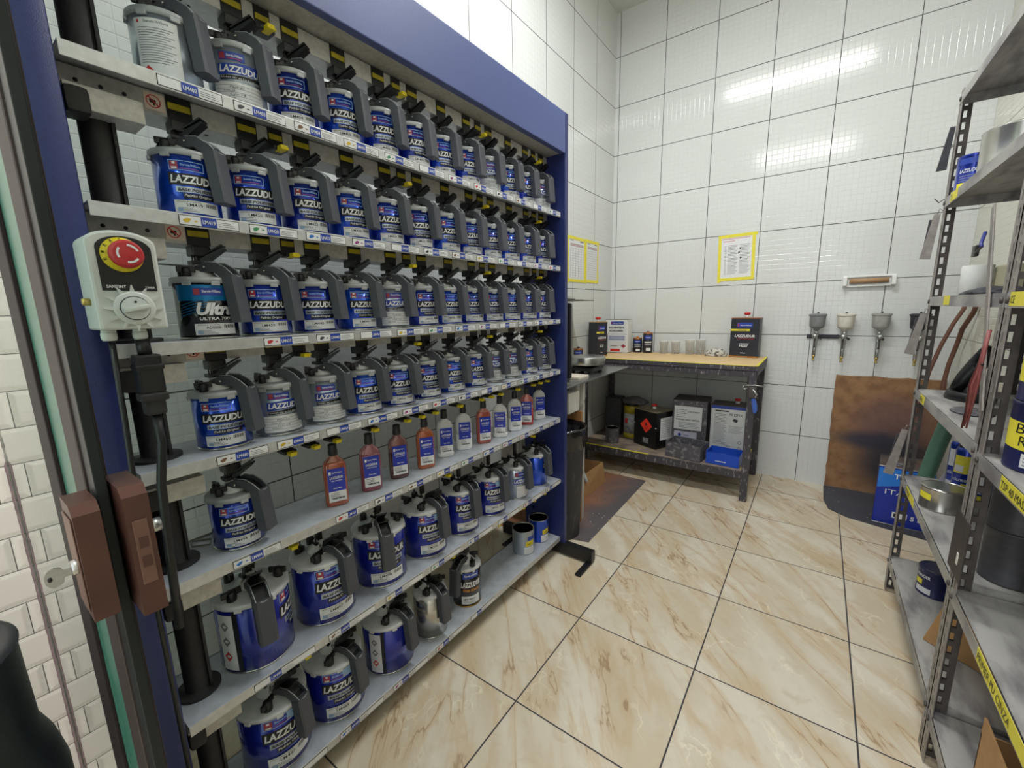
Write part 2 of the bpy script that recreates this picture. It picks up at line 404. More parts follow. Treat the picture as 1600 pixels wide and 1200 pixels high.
for i, z in enumerate(S):
    sh = rp(MB().box((XB, YA, z - 0.003), (XF - 0.004, YB, z), shelf_grey).box((XF - 0.004, YA, z - 0.023), (XF, YB, z + 0.001), galv, 0.0008)
            .box((XB, YA, z - 0.02), (XB + 0.003, YB, z), galv), 'shelf')
    ys = MY if i < 5 else [0.375 + 0.1885 * k for k in range(8)]
    for k, cd in enumerate(codes[i]):
        if cd is None: continue
        wl = 0.104 if i < 5 else 0.150
        yl = ys[k] - 0.052; zl = z - 0.0205; X = face_px(XF + 0.0006, 0, 0); X2 = face_px(XF + 0.0010, 0, 0); X3 = face_px(XF + 0.0014, 0, 0)
        lb = MB().box((XF, yl, zl), (XF + 0.0006, yl + wl, zl + 0.0185), ink)
        lb.rect(yl + .0012, zl + .0012, yl + wl - .0012, zl + 0.0173, white, X2)
        lb.rect(yl + .036, zl + .0006, yl + .063, zl + 0.0179, lblue, X3)
        lb.plate_text(cd, yl + .0385, zl + .0055, .022, .0075, whitep, face_px(XF + 0.0018, 0, 0), 0, 0.015)
        if (k + i) % 5 != 0 or i == 4:
            cx, cz = yl + .013, zl + .009; mm = SWM[(k * 3 + i * 2) % 7]
            lb.add([(XF + .0015, cx + .0062 * math.cos(a) * (1 + .25 * math.sin(3 * a + k)), cz + .0042 * math.sin(a + .4)) for a in [j * .5236 for j in range(12)]], [tuple(range(12))], mm)
            lb.rect(yl + .025, zl + .0075, yl + .030, zl + .0100, mm, X3)
        for q in range(3): lb.rect(yl + .066, zl + .0045 + q * .0035, yl + .066 + .030 - .004 * ((k + q) % 3), zl + .0055 + q * .0035, inkg, X3)
        ll = lb.build('shelf_label', sh)
# beams with the black drive windows under every shelf but the lowest
BEAM = [1.948] + S[:6]
rows = {0: 12, 1: 12, 2: 12, 3: 12}
for i, zb in enumerate(BEAM):
    z0 = zb - 0.046; z1 = zb - 0.006 if i else zb - 0.002
    mb = MB().box((0.128, 0.2, z1 - 0.003), (0.205, YB, z1), galv_dull).box((0.202, 0.2, z0), (0.205, YB, z1 - 0.003), galv_dull).box((0.128, 0.2, z0), (0.202, YB, z0 + 0.003), galv)
    for yy in MY:
        for dy in (0.042, 0.058): mb.lathe([(0.0042, z0 - 0.0006), (0.0042, z0)], black, 10, T(0.165, yy + dy, 0))
    for q in range(3): mb.lathe([(0.0035, 0), (0.0035, 0.0008)], black, 10, T(0.205, 0.224 + q * 0.032, zb - 0.027, ry=R(90)))
    bm_ = rp(mb, 'beam')
    rp(MB().box((0.17, 0.200, zb - 0.082), (0.238, 0.304, zb - 0.044), galv_dull, 0.001), 'drive_housing')
    ys = MY if i < 5 else [0.375 + 0.1885 * k for k in range(8)]
    spots = [(yy, False) for yy in ys]
    if i < 5: spots += [(ys[k] + 0.062, True) for k in (1, 4, 7, 10)]
    else: spots += [(ys[k] + 0.094, True) for k in (0, 3, 6)]
    for yy, ex in spots:
        wd = 0.021 if not ex else 0.017
        wmb = MB().box((0.205, yy - wd, z0 - 0.001), (0.2065, yy + wd, z1 + 0.001), black).box((0.2065, yy - wd + .002, zb - 0.030), (0.210, yy + wd - .003, zb - 0.018), yellowd, 0.001)
        if ex or (i == 4 and yy > 0.45) or (i == 6 and yy > 1.3) or i == 5 and False:
            wmb.box((0.19, yy - 0.016, z0 - 0.010), (0.228, yy + 0.016, z0 - 0.001), black, 0.002)
            wmb.box((0.215, yy - 0.009, z0 - 0.012), (0.246, yy + 0.007, z0 - 0.002), yellow, 0.002)
            wmb.box((0.232, yy + 0.005, z0 - 0.008), (0.240, yy + 0.013, z0 - 0.004), yellow, 0.001)
        rp(wmb, 'drive_window')
    st = MB().box((0.206, 0.316, zb - 0.040), (0.2068, 0.348, zb - 0.010), M('sticker_cream', (226, 206, 190), 0.5))
    X = face_px(0.2070, 0.330, zb - 0.025)
    st.add([((0.0115 if j % 2 == 0 else 0.0098) * math.cos(j // 2 * math.pi / 12), 0, (0.0115 if j % 2 == 0 else 0.0098) * math.sin(j // 2 * math.pi / 12)) for j in range(48)],
           [tuple((2 * j, 2 * j + 1, (2 * j + 3) % 48, (2 * j + 2) % 48)) for j in range(24)], redp, False, X)
    st.rect(-0.006, -0.003, 0.004, 0.003, ink, X); st.rect(-0.001, -0.007, 0.002, -0.003, ink, X)
    st.add([(-0.0085, -0.0004, 0.007), (-0.007, -0.0004, 0.0085), (0.0085, -0.0004, -0.007), (0.007, -0.0004, -0.0085)], [(0, 1, 2, 3)], redp, False, X)
    if 0 < i < 6: rp(st, 'warning_sticker')
# drive columns at the near end
for i in range(7):
    zt = (BEAM[i] - 0.046) if i else 1.948; zb = S[i]
    mb = MB().lathe([(0.044, zb), (0.044, zb + 0.006), (0.040, zb + 0.0075), (0.027, zb + 0.008), (0.025, zb + 0.010), (0.025, zt)], blackm, 32, T(0.178, 0.246, 0))
    mb.box((0.192, 0.262, zb + 0.008), (0.204, 0.268, zt), blackm, 0.001)
    mb.box((0.19, 0.198, zt - 0.045), (0.245, 0.232, zt - 0.002), blackm, 0.010)
    rp(mb, 'drive_column', auto=50)

# ------------------------------------------------------------------ paint cans with mixing lids
def can_art(mb, kind, Rr, az, k):
    """printed face of a can: the lettering starts at the same left edge on every line"""
    l = -0.045 * k
    if kind in ('blue', 'big'):
        za = 0.0 if kind == 'blue' else 0.010
        Z = lambda v: v * k + za
        for a, b, c, d in ((l, .088, l + .058, .0892), (l, .1045, l + .058, .1057), (l, .088, l + .0012, .1057), (l + .0568, .088, l + .058, .1057)):
            mb.bent_rect(Rr, az, a if a == l else a, Z(b), l + (c - l) * (k if c != l + .0012 else 1), Z(d), M('pale_blue_print', (150, 184, 220), .5))
        mb.bent_rect(Rr, az, l + .0025 * k, Z(.0895), l + .0155 * k, Z(.1033), emb, .0003)
        mb.bent_rect(Rr, az, l + .0065 * k, Z(.0985), l + .0115 * k, Z(.1022), whitep, .0006)
        mb.bent_rect(Rr, az, l + .0045 * k, Z(.0905), l + .0135 * k, Z(.0935), whitep, .0006)
        mb.bent_text(Rr, az, 'Sherwin-Williams.', l + .019 * k, Z(.0962), .034 * k, .0046 * k, M('pale_blue_print', (150, 184, 220), .5))
        mb.bent_text(Rr, az, 'Automotive Finishes', l + .018 * k, Z(.0908), .030 * k, .0028 * k, emb)
        mb.bent_rect(Rr, az, l - .003 * k, Z(.0605), l + .094 * k, Z(.0825), ink, .0003)
        mb.bent_text(Rr, az, 'LAZZUDUR', l, Z(.0640), .088 * k, .0150 * k, whitep, .0008, 0.16, 0.035)
        mb.bent_rect(Rr, az, l + .007 * k, Z(.0475), l + .080 * k, Z(.0580), silvp, .0004)
        mb.bent_text(Rr, az, 'BASE POLI\u00c9STER', l + .010 * k, Z(.0495), .066 * k, .0068 * k, ink, .0008, 0.16, 0.03)
        mb.bent_rect(Rr, az, l + .018 * k, Z(.0365), l + .075 * k, Z(.0460), ink, .0003)
        mb.bent_text(Rr, az, 'Padr\u00e3o Original', l + .020 * k, Z(.0385), .046 * k, .0062 * k, whitep, .0008, 0.1, 0.01)
    elif kind == 'silver':
        mb.bent_rect(Rr, az, l + .004, .090, l + .052, .106, lblue); mb.bent_rect(Rr, az, l + .006, .092, l + .016, .104, emb, .0005)
        mb.bent_text(Rr, az, 'Sherwin-Williams.', l + .019, .0965, .030, .0050, whitep, .0008)
        mb.bent_text(Rr, az, 'Automotive Finishes', l + .019, .0922, .026, .0030, redp, .0008)
        mb.bent_rect(Rr, az, l, .062, l + .092, .083, lblue, .0003, 0.08)
        mb.bent_text(Rr, az, 'LAZZUDUR', l + .003, .0675, .084, .0135, whitep, .0008, 0.16, 0.035)
        mb.bent_rect(Rr, az, l + .002, .053, l + .088, .0605, ink, .0004, 0.08)
        mb.bent_text(Rr, az, 'CORES VIV ALTA ROTA\u00c7\u00c3O', l + .004, .0555, .080, .0045, whitep, .0009, 0.1, 0.01)
        mb.bent_rect(Rr, az, l - .012, .010, l + .082, .050, white, .0004)
        for q in range(5): mb.bent_rect(Rr, az, l - .010, .016 + q * .0068, l + .078, .0167 + q * .0068, inkg, .0007)
        for q in range(4): mb.bent_text(Rr, az, ('Qdade', 'Cor 14', 'Lote 25', 'Padr\u00e3o')[q], l + .006 + .012 * (q % 2), .018 + q * .0068, .022 + .006 * (q % 2), .0036, ink, .0009, 0.3, 0)
    elif kind == 'sheet':
        mb.bent_rect(Rr, az, l, .012, l + .070, .108, white)
        mb.bent_rect(Rr, az, l + .006, .100, l + .010, .105, redp, .0005)
        mb.bent_text(Rr, az, 'Sherwin-Williams', l + .018, .100, .038, .0045, inkg, .0006)
        for q in range(15): mb.bent_rect(Rr, az, l + .006, .034 + q * .0041, l + .050 + .013 * ((q * 7) % 3) / 2, .0352 + q * .0041, inkg, .0005)
        mb.add([((Rr + .0009) * math.cos(az + a / Rr), (Rr + .0009) * math.sin(az + a / Rr), b) for a, b in ((l + .008, .022), (l + .016, .030), (l + .024, .022), (l + .016, .014))], [(0, 1, 2, 3)], redp)
    elif kind == 'ultra':
        mb.bent_rect(Rr, az, l - .03, .080, l + .095, .112, cyan, .0002)
        for q in range(5): mb.bent_rect(Rr, az, l - .03 + q * .002, .046 + q * .006, l + .02 + q * .006, .0475 + q * .006, cyan, .0003, 0.28)
        mb.bent_rect(Rr, az, l + .006, .090, l + .060, .106, lblue, .0004); mb.bent_rect(Rr, az, l + .008, .092, l + .018, .104, emb, .0006)
        mb.bent_text(Rr, az, 'Sherwin-Williams.', l + .022, .0965, .034, .0052, whitep, .0008)
        mb.bent_text(Rr, az, 'Ultra', l + .008, .050, .070, .026, whitep, .0008, 0.3, 0.05)
        mb.bent_text(Rr, az, 'ULTRA 7000', l + .012, .040, .060, .0065, whitep, .0008, 0.1, 0.03)
def can_body(kind, col, Rr, H, rimm=tin):
    mb = MB()
    mb.lathe([(Rr * .97, 0), (Rr, .0006), (Rr + .001, .003), (Rr, .0052)], rimm, 48)
    mb.lathe([(Rr, .0052), (Rr, H - .006)], col, 64)
    mb.lathe([(Rr, H - .006), (Rr + .0012, H - .003), (Rr, H)], rimm, 48)
    can_art(mb, kind, Rr, 0, 1.0 if Rr < .06 else Rr / .0585)
    return mb.mesh('can_body')
def lid_mesh(Rr, H, dome, m):
    mb = MB()
    r2 = Rr + .0035
    mb.lathe([(r2 - .002, H - .006), (r2, H - .005), (r2, H + .004), (r2 - .002, H + .006), (r2 - .010, H + .0065), (r2 * .55, H + .006 + dome), (0.0, H + .007 + dome)], m, 48)
    for j in range(7):
        a = j * 0.9 + .3; mb.box((r2 - .004, -.008, H - .011), (r2 + .0012, .008, H - .003), m, .001, T(rz=a))
    return mb.mesh('mixing_lid')
def handle_mesh(dx, H, drop, wd):
    """curved arm and hollow grip, reaching along +x"""
    mb = MB(); XZ = Matrix(((1, 0, 0, 0), (0, 0, 1, 0), (0, 1, 0, 0), (0, 0, 0, 1)))
    arm = [(-.006, .010), (-.004, .028), (.018, .037), (.042, .036), (.062, .024), (.074, .006), (.062, -.004), (.050, .008), (.036, .018), (.012, .018)]
    for sy in (-1, 1):
        y0 = sy * wd / 2 - (0.0025 if sy > 0 else -0.0025) - .0025
        mb.prism([(x + dx, z + H) for x, z in arm], .005, grip, XZ, z0=y0)
    mb.prism([(x + dx, z + H) for x, z in [(.0, .018), (.018, .030), (.038, .030), (.056, .018), (.066, .002), (.060, -.004), (.048, .006), (.034, .018)]], wd - .010, black, XZ, z0=-wd / 2 + .005)
    top = .014; Xg = T(dx, 0, H)
    prof = [(.060, top - .004), (.075, top + .006), (.0865, -drop), (.064, -drop)]
    n = 6
    vs = []
    for (xa, za), (xb, zb_) in (((.050, .004), (.078, .013)), ((.0590, -drop), (.0870, -drop))):
        for (px, py) in ((0, -.35), (.12, -.5), (.88, -.5), (1, -.36), (1, .36), (.88, .5), (.12, .5), (0, .35)):
            vs.append((xa + (xb - xa) * px, py * wd * 1.08, za + (zb_ - za) * px))
    fs = [(k, (k + 1) % 8, 8 + (k + 1) % 8, 8 + k) for k in range(8)] + [tuple(range(8, 16)), tuple(range(7, -1, -1))]
    mb.add(vs, fs, grip, False, Xg)
    loop = [(dx + x, y, H + z) for x, y, z in ((.018, -wd * .42, .039), (.042, -wd * .42, .038), (.062, -wd * .42, .026), (.076, -wd * .40, .011), (.079, 0, .0085), (.076, wd * .40, .011), (.062, wd * .42, .026), (.042, wd * .42, .038), (.018, wd * .42, .039))]
    mb.tube(loop, .0011, lidgrey, 6)
    return mb.mesh('handle')
def lever_mesh(dx, H, k=1.0):
    mb = MB(); XZ = Matrix(((1, 0, 0, 0), (0, 0, 1, 0), (0, 1, 0, 0), (0, 0, 0, 1)))
    mb.prism([(dx - .004, H + .014), (dx + .010, H + .014), (dx + .016, H + .040), (dx + .050, H + .066), (dx + .048, H + .070), (dx + .004, H + .046)], .022 * k, black, XZ, z0=-.011 * k)
    mb.box((dx + .006, -.014 * k, .0), (dx + .056, .014 * k, .003), black, .001, T(0, 0, H + .0455, ry=R(-30)) @ T(-dx * .0, 0, 0) if dx == 0 else T(dx, 0, H + .030, ry=R(-12)) @ T(-dx, 0, 0))
    mb.box((dx - .010, -.012, H + .012), (dx + .004, .012, H + .030), lidgrey, .002)
    return mb.mesh('pour_lever')
def knob_mesh(r=.0085, h=.020):
    mb = MB().lathe([(r * .8, 0), (r, .002), (r, h * .75), (r * .8, h), (0, h + .001)], black, 20)
    mb.box((-.0035, -r * 1.9, h * .5), (.0035, r * 1.9, h * 1.1), black, .002)
    return mb.mesh('lid_knob')
def spout_mesh(H, k=1.0):
    mb = MB().lathe([(.030 * k, H + .006), (.028 * k, H + .010), (.018 * k, H + .022), (.013 * k, H + .034), (.006 * k, H + .036)], whitepl, 28)
    mb.tube([(-.006, 0, H + .026), (-.024 * k, .006, H + .030), (-.034 * k, .010, H + .026)], .0022, tin, 8)
    return mb.mesh('pour_spout')
RS, HS = 0.054, 0.122
BODY = {'blue0': can_body('blue', blues[0], RS, HS), 'blue1': can_body('blue', blues[1], RS, HS), 'blue2': can_body('blue', blues[2], RS, HS),
        'silver': can_body('silver', cangrey, RS, HS), 'sheet': can_body('sheet', cangrey, RS, HS), 'ultra': can_body('ultra', canblack, RS, HS),
        'big': can_body('big', bigblue, .0825, .168)}
LID = lid_mesh(RS, HS, .002, lidgrey); LIDB = lid_mesh(.0825, .168, .007, lidsil)
HND = handle_mesh(0.0, HS + .0, .088, .036); HNDB = handle_mesh(0.030, .172, .100, .038)
LEV = lever_mesh(0, HS); LEVB = lever_mesh(.026, .172, 1.15); KN = knob_mesh(); KNB = knob_mesh(.0115, .026); SP = spout_mesh(HS); SPB = spout_mesh(.176, 1.2)
def child(name, me, parent, loc=(0, 0, 0), rz=0.0, sc=None):
    o = bpy.data.objects.new(name, me); C.objects.link(o); o.parent = parent; o.location = loc; o.rotation_euler = (0, 0, rz)
    if sc: o.scale = sc
    return o
def code_label(txt, Rr, az, k, kind):
    mb = MB(); l = -.045 * k + .001; za = 0 if k == 1 else .010
    x0, x1, z0, z1 = l, l + .078 * k, .010 * k + za * .4, .033 * k + za * .4
    mb.bent_rect(Rr, az, x0, z0, x1, z1, white, .0006)
    mb.bent_text(Rr, az, txt, x0 + .020 * k, z0 + .0115 * k, .026 * k, .0060 * k, ink, .0010, 0, .01)
    mb.bent_text(Rr, az, 'LAZZUDUR POLIESTER', x0 + .004 * k, z0 + .0190 * k, .040 * k, .0026 * k, ink, .0010, 0, 0)
    for q in range(3): mb.bent_rect(Rr, az, x0 + .005 * k, z0 + (.0022 + q * .0028) * k, x0 + (.040 - q * .006) * k, z0 + (.0033 + q * .0028) * k, inkg, .0009)
    mb.bent_rect(Rr, az, x0 + .004 * k, z0 + .0015 * k, x0 + .014 * k, z0 + .008 * k, M('pale_blue_print', (150, 184, 220), .5), .0008)
    for q in range(9): mb.bent_rect(Rr, az, x0 + (.052 + q * .0025) * k, z0 + .013 * k, x0 + (.0530 + q * .0025 + .0007 * (q % 2)) * k, z0 + .020 * k, ink, .0009)
    return mb.mesh('code_label')
ORD = ['first', 'second', 'third', 'fourth', 'fifth', 'sixth', 'seventh', 'eighth', 'ninth', 'tenth', 'eleventh', 'twelfth']
ROWN = ['top', 'second', 'third', 'fourth']
kinds = {(0, 0): 'sheet', (0, 1): 'silver', (0, 8): 'silver', (0, 11): 'silver', (2, 0): 'ultra', (2, 4): 'silver', (3, 1): 'silver', (3, 2): 'silver', (3, 8): 'silver', (3, 9): 'silver'}
desc = {'sheet': 'silver-grey paint can with data sheet label', 'silver': 'silver-grey paint can with white label',
        'ultra': 'black and cyan paint can lettered Ultra', 'blue': 'blue paint can with mixing lid and handle'}
def stem(x, y, ztop, zlow, k=1.0):
    mb = MB().box((x - .016, y - .017, ztop - .022), (x + .020, y + .017, ztop - .001), black, .003)
    mb.box((x - .006, y - .007, zlow), (x + .006, y + .007, ztop - .018), black, .001)
    for dy in (-.012, -.016): mb.tube([(x + .010, y + dy, ztop - .02), (x + .010, y + dy, zlow + .010)], .0014, black, 6)
    mb.box((x - .012, y - .019, zlow + .004), (x + .014, y + .013, zlow + .012), black, .002)
    rp(mb, 'drive_head')
for r in range(4):
    for i in range(12):
        kd = kinds.get((r, i), 'blue'); me = BODY[kd] if kd != 'blue' else BODY['blue%d' % ((i * 5 + r * 3) % 3)]
        x = 0.193 + random.uniform(-.003, .002); y = MY[i] + random.uniform(-.002, .002)
        code = codes[r][i] or 'AD5000'
        lab = '%s, %s from the left on the %s shelf' % (desc[kd], ORD[i], ROWN[r])
        t = root('paint_can', lab, 'paint can', (x, y, S[r]), 0, 'paint cans with mixing lids on the %s shelf' % ROWN[r])
        az = R(-6 + random.uniform(-7, 7) - (6 if i > 3 else 0))
        if kd == 'sheet': az = R(-22)
        child('can_body', me, t, rz=az)
        if kd in ('blue', 'ultra'): child('code_label', code_label(code, RS, az, 1.0, kd), t)
        phi = R(38 - 4.3 * i + random.uniform(-3, 3))
        child('mixing_lid', LID, t, rz=phi); h = child('handle', HND, t, rz=phi); child('pour_lever', LEV, t, rz=phi + R(18 if r > 1 else 8)); child('pour_spout', SP, t, rz=phi + R(150))
        for ka, kr in ((195, .036), (262, .038)):
            a = phi + R(ka); child('lid_knob', KN, t, (kr * math.cos(a), kr * math.sin(a), HS + .006), a + R(40))
        zt = BEAM[r] - .046
        stem(x - .002, y, zt, S[r] + HS + .030)
# fifth shelf: one can at the near end
def small_can(loc, kd, me, code, lab, az, phi, grp):
    t = root('paint_can', lab, 'paint can', loc, 0, grp)
    child('can_body', me, t, rz=az); child('code_label', code_label(code, RS, az, 1.0, kd), t)
    child('mixing_lid', LID, t, rz=phi); child('handle', HND, t, rz=phi); child('pour_lever', LEV, t, rz=phi + R(20)); child('pour_spout', SP, t, rz=phi + R(150))
    for ka, kr in ((195, .036), (262, .038)):
        a = phi + R(ka); child('lid_knob', KN, t, (kr * math.cos(a), kr * math.sin(a), HS + .006), a + R(40))
    return t
small_can((0.190, 0.372, S[4]), 'blue', BODY['blue1'], 'LM494', 'lone blue paint can with handle at the left end of the bottle shelf', R(-8), R(32), None)
stem(0.188, 0.372, BEAM[4] - .046, S[4] + HS + .030)
# big cans on the two lowest shelves: y, scale xy, scale z, label azimuth, handle azimuth, kind
def big_can(loc, k, kz, az, phi, kd, code, lab, grp):
    t = root('paint_can', lab, 'paint can', loc, 0, grp)
    H = .168
    child('can_body', BODY[kd], t, rz=az, sc=(k, k, kz))
    if kd == 'big': child('code_label', code_label(code, .0825, az, 1.4, 'big'), t, sc=(k, k, kz))
    child('mixing_lid', LIDB, t, rz=phi, sc=(k, k, 1), loc=(0, 0, H * (kz - 1)))
    dz = H * (kz - 1)
    child('handle', HNDB, t, (.085 * (k - 1) * math.cos(phi), .085 * (k - 1) * math.sin(phi), dz), phi)
    child('pour_lever', LEVB, t, (.085 * (k - 1) * math.cos(phi), .085 * (k - 1) * math.sin(phi), dz), phi)
    child('pour_spout', SPB, t, (0, 0, dz), phi + R(150))
    for ka, kr in ((-52, .062), (75, .062), (165, .055), (215, .060)):
        a = phi + R(ka); child('lid_knob', KNB, t, (kr * k * math.cos(a), kr * k * math.sin(a), H + dz + .006), a + R(60))
    return t
def plain_body(name, col, Rr, H, art=None, rim=tin):
    mb = MB().lathe([(Rr * .97, 0), (Rr, .0006), (Rr + .001, .003), (Rr, .0052)], rim, 48).lathe([(Rr, .0052), (Rr, H - .006)], col, 56).lathe([(Rr, H - .006), (Rr + .0012, H - .003), (Rr, H)], rim, 48)
    if art: art(mb, Rr, H)
    return mb.mesh(name)
BODY['bigbright'] = plain_body('can_body', blues[0], .0825, .168, lambda m_, a_, c_: can_art(m_, 'big', a_, R(20), a_ / .0585))
BODY['bigtin'] = plain_body('can_body', tin, .0825, .168)
def art_white(mb, Rr, H):
    mb.bent_rect(Rr, 0, -.050, .130, .050, .156, lblue, .0003); mb.bent_text(Rr, 0, 'Sherwin-Williams.', -.040, .139, .080, .010, whitep)
    mb.bent_text(Rr, 0, 'LAZZUDUR', -.062, .090, .124, .025, whitep, .0007, .16, .035); mb.bent_text(Rr, 0, 'White Extreme', -.052, .070, .104, .014, orange, .0007, .16, .02)
    mb.bent_rect(Rr, 0, -.06, .014, .05, .050, white, .0004); mb.bent_text(Rr, 0, 'LM493 8050.01', -.05, .032, .07, .010, ink, .0008)
    for q in range(3): mb.bent_rect(Rr, 0, -.05, .018 + q * .004, .02, .0195 + q * .004, inkg, .0007)
BODY['bigblack'] = plain_body('can_body', canblack, .0825, .168, art_white, gold)
def art_side(mb, Rr, H):
    can_art(mb, 'big', Rr, R(66), Rr / .0585)
    mb.bent_rect(Rr, R(-62), -.030, .01, .012, .150, white, .0003); mb.bent_rect(Rr, R(-62), .012, .006, .024, .160, ink, .0003)
    for q in range(3):
        zc = .045 + .038 * q; mb.add([((Rr + .0008) * math.cos(R(-62) + a / Rr), (Rr + .0008) * math.sin(R(-62) + a / Rr), b) for a, b in ((-.021, zc), (-.010, zc + .013), (.001, zc), (-.010, zc - .013))], [(0, 1, 2, 3)], redp if q == 0 else inkg)
BODY['bigside'] = plain_body('can_body', bigblue, .0825, .168, art_side)
def art_grey(mb, Rr, H):
    k = 1.35
    l = -.055
    mb.bent_rect(Rr, 0, l + .01, .125, l + .080, .148, lblue); mb.bent_rect(Rr, 0, l + .012, .127, l + .030, .146, emb, .0005); mb.bent_text(Rr, 0, 'Sherwin-Williams.', l + .033, .133, .044, .008, whitep, .0008)
    mb.bent_rect(Rr, 0, l, .082, l + .125, .112, lblue, .0003, .08); mb.bent_text(Rr, 0, 'LAZZUDUR', l + .004, .090, .112, .019, whitep, .0008, .16, .035)
    mb.bent_rect(Rr, 0, l + .02, .012, l + .110, .072, white, .0004)
    for q in range(6): mb.bent_rect(Rr, 0, l + .025, .018 + q * .008, l + .1, .019 + q * .008, inkg, .0007)
BODY['biggrey'] = plain_body('can_body', cangrey, .0825, .168, art_grey)
g6 = 'large paint cans on the sixth shelf'; g7 = 'large paint cans on the lowest shelf'
Y6 = [.385, .572, .770, .962, 1.149, 1.333, 1.512, 1.685]
for k, (kd, az, ph, s_, sz, lb) in enumerate([('bigside', 0, -8, 1, 1.06, 'large blue can with its name turned to the right, handle facing out'),
        ('big', 2, 14, .97, 1.05, 'large blue can, second from the left on the sixth shelf'), ('big', -16, -22, .98, 1.02, 'large blue can whose handle crosses its lettering'),
        ('big', -10, 6, .95, 1.0, 'large blue can, fourth from the left on the sixth shelf'), ('big', -14, -3, .88, 1.0, 'large blue can, fifth from the left on the sixth shelf'),
        ('big', -22, 0, .86, .95, 'large blue can just left of the grey one on the sixth shelf'), ('biggrey', -24, 2, .72, .88, 'slim silver-grey can with handle on the sixth shelf'),
        ('bigbright', 10, 2, .70, .92, 'slim bright blue can beside the navy end panel on the sixth shelf')]):
    big_can((.250 - .0825 * s_, Y6[k], S[5]), s_, sz, R(az), R(ph), kd, codes[5][k], lb, g6)
    stem(.250 - .0825 * s_, Y6[k], BEAM[5] - .046, S[5] + .168 * sz + .030)
Y7 = [.395, .573, .774, .950, 1.152]
for k, (kd, az, ph, s_, sz, lb) in enumerate([('big', 4, 22, 1, 1.04, 'large blue can at the left end of the lowest shelf'), ('big', -8, 16, .98, 1.02, 'large blue can showing its full name, second on the lowest shelf'),
        ('bigside', 0, 13, .98, 1.0, 'large blue can with bare side turned out, third on the lowest shelf'), ('bigtin', 0, 0, .72, .98, 'unlabelled shiny tin can with black handle on the lowest shelf'),
        ('bigblack', -28, -85, .70, .96, 'black can lettered White Extreme with gold rim on the lowest shelf')]):
    big_can((.250 - .0825 * s_, Y7[k], S[6]), s_, sz, R(az), R(ph), kd, codes[6][k], lb, g7)
    stem(.250 - .0825 * s_, Y7[k], BEAM[6] - .046, S[6] + .168 * sz + .030)
# two open cans without lids at the far end of the lowest shelf
def open_can(Rr, H, col, inner, art=None):
    mb = MB().lathe([(Rr * .97, 0), (Rr, .0006), (Rr, .004)], tin, 40).lathe([(Rr, .004), (Rr, H - .004)], col, 48)
    mb.lathe([(Rr, H - .004), (Rr + .001, H - .001), (Rr - .001, H), (Rr - .005, H - .002), (Rr - .007, H - .008), (Rr - .007, H - .016), (0, H - .016)], tin, 48)
    mb.lathe([(Rr - .0075, H - .0155), (0, H - .015)], inner, 40)
    if art: art(mb, Rr, H)
    return mb
def art_ytape(mb, Rr, H, az=0.0):
    mb.bent_rect(Rr, az, -.002, .075, .04, .095, lblue, .0003); mb.bent_rect(Rr, az, -.012, .045, .032, .070, yellow, .0004, .1); mb.bent_text(Rr, az, 'LAZZ', -.004, .053, .024, .009, ink, .0007, .16, .03)
    mb.bent_rect(Rr, az, -.02, .006, .035, .042, white, .0003)
    for q in range(4): mb.bent_rect(Rr, az, -.018, .010 + q * .007, .03, .0112 + q * .007, inkg, .0006)
darkin = M('dried_dark_paint', (34, 34, 28), 0.4, 0, .3, 40)
o = open_can(.054, .122, cangrey, darkin, lambda m_, r_, h_: art_ytape(m_, r_, h_, R(-30))).build('open_can', None, (.184, 1.580, S[6]), auto=40); tag(o, 'open silver-grey can without handle near the end of the lowest shelf', 'paint can', 'open cans at the end of the lowest shelf')
o = open_can(.050, .122, blues[0], darkin, lambda m_, r_, h_: art_ytape(m_, r_, h_, R(-20))).build('open_can', None, (.190, 1.712, S[6]), auto=40); tag(o, 'open blue can without handle against the navy end panel', 'paint can', 'open cans at the end of the lowest shelf')

# ------------------------------------------------------------------ bottles on the fifth shelf
def liquid(name, rgb): return M(name, rgb, 0.12, 0.15, 0.12, 26, coat=0.8)
clearpl = M('clear_bottle_plastic', (230, 232, 234), 0.12, 0, .04, 20, coat=0.6, alpha=0.62)
btl = [((164, 84, 58), (150, 92, 74), .88, 'copper-brown'), ((134, 62, 76), (150, 96, 104), .80, 'dusty mauve'), ((92, 54, 52), (128, 84, 82), .62, 'dark brown-mauve'),
       ((172, 92, 56), (160, 104, 80), .92, 'orange-copper'), (None, None, .12, 'clear'), ((240, 241, 242), None, .45, 'half-filled white'), ((168, 84, 72), (176, 116, 104), .90, 'reddish brown'),
       (None, None, .15, 'clear'), ((240, 241, 242), None, .42, 'white-bottomed'), ((168, 40, 38), (176, 96, 92), .55, 'deep red'), ((222, 224, 226), None, .30, 'clear')]
YB5 = [(.214, .614), (.212, .7315), (.206, .842), (.214, .9525), (.190, 1.072), (.194, 1.171), (.208, 1.2756), (.216, 1.3746), (.212, 1.4888), (.202, 1.600), (.196, 1.7178)]
def oval(mb, prof, m, n=32, p=2.6):
    vs = []; fs = []
    for hw, hd, z in prof:
        for k in range(n):
            a = 2 * math.pi * k / n; c, s_ = math.cos(a), math.sin(a)
            vs.append((hd * math.copysign(abs(c) ** (2 / p), c), hw * math.copysign(abs(s_) ** (2 / p), s_), z))
    for j in range(len(prof) - 1):
        for k in range(n): k2 = (k + 1) % n; fs.append((j * n + k, j * n + k2, (j + 1) * n + k2, (j + 1) * n + k))
    fs.append(tuple(range(n - 1, -1, -1))); fs.append(tuple((len(prof) - 1) * n + k for k in range(n)))
    return mb.add(vs, fs, m, True)
bw, bd = .031, .0175
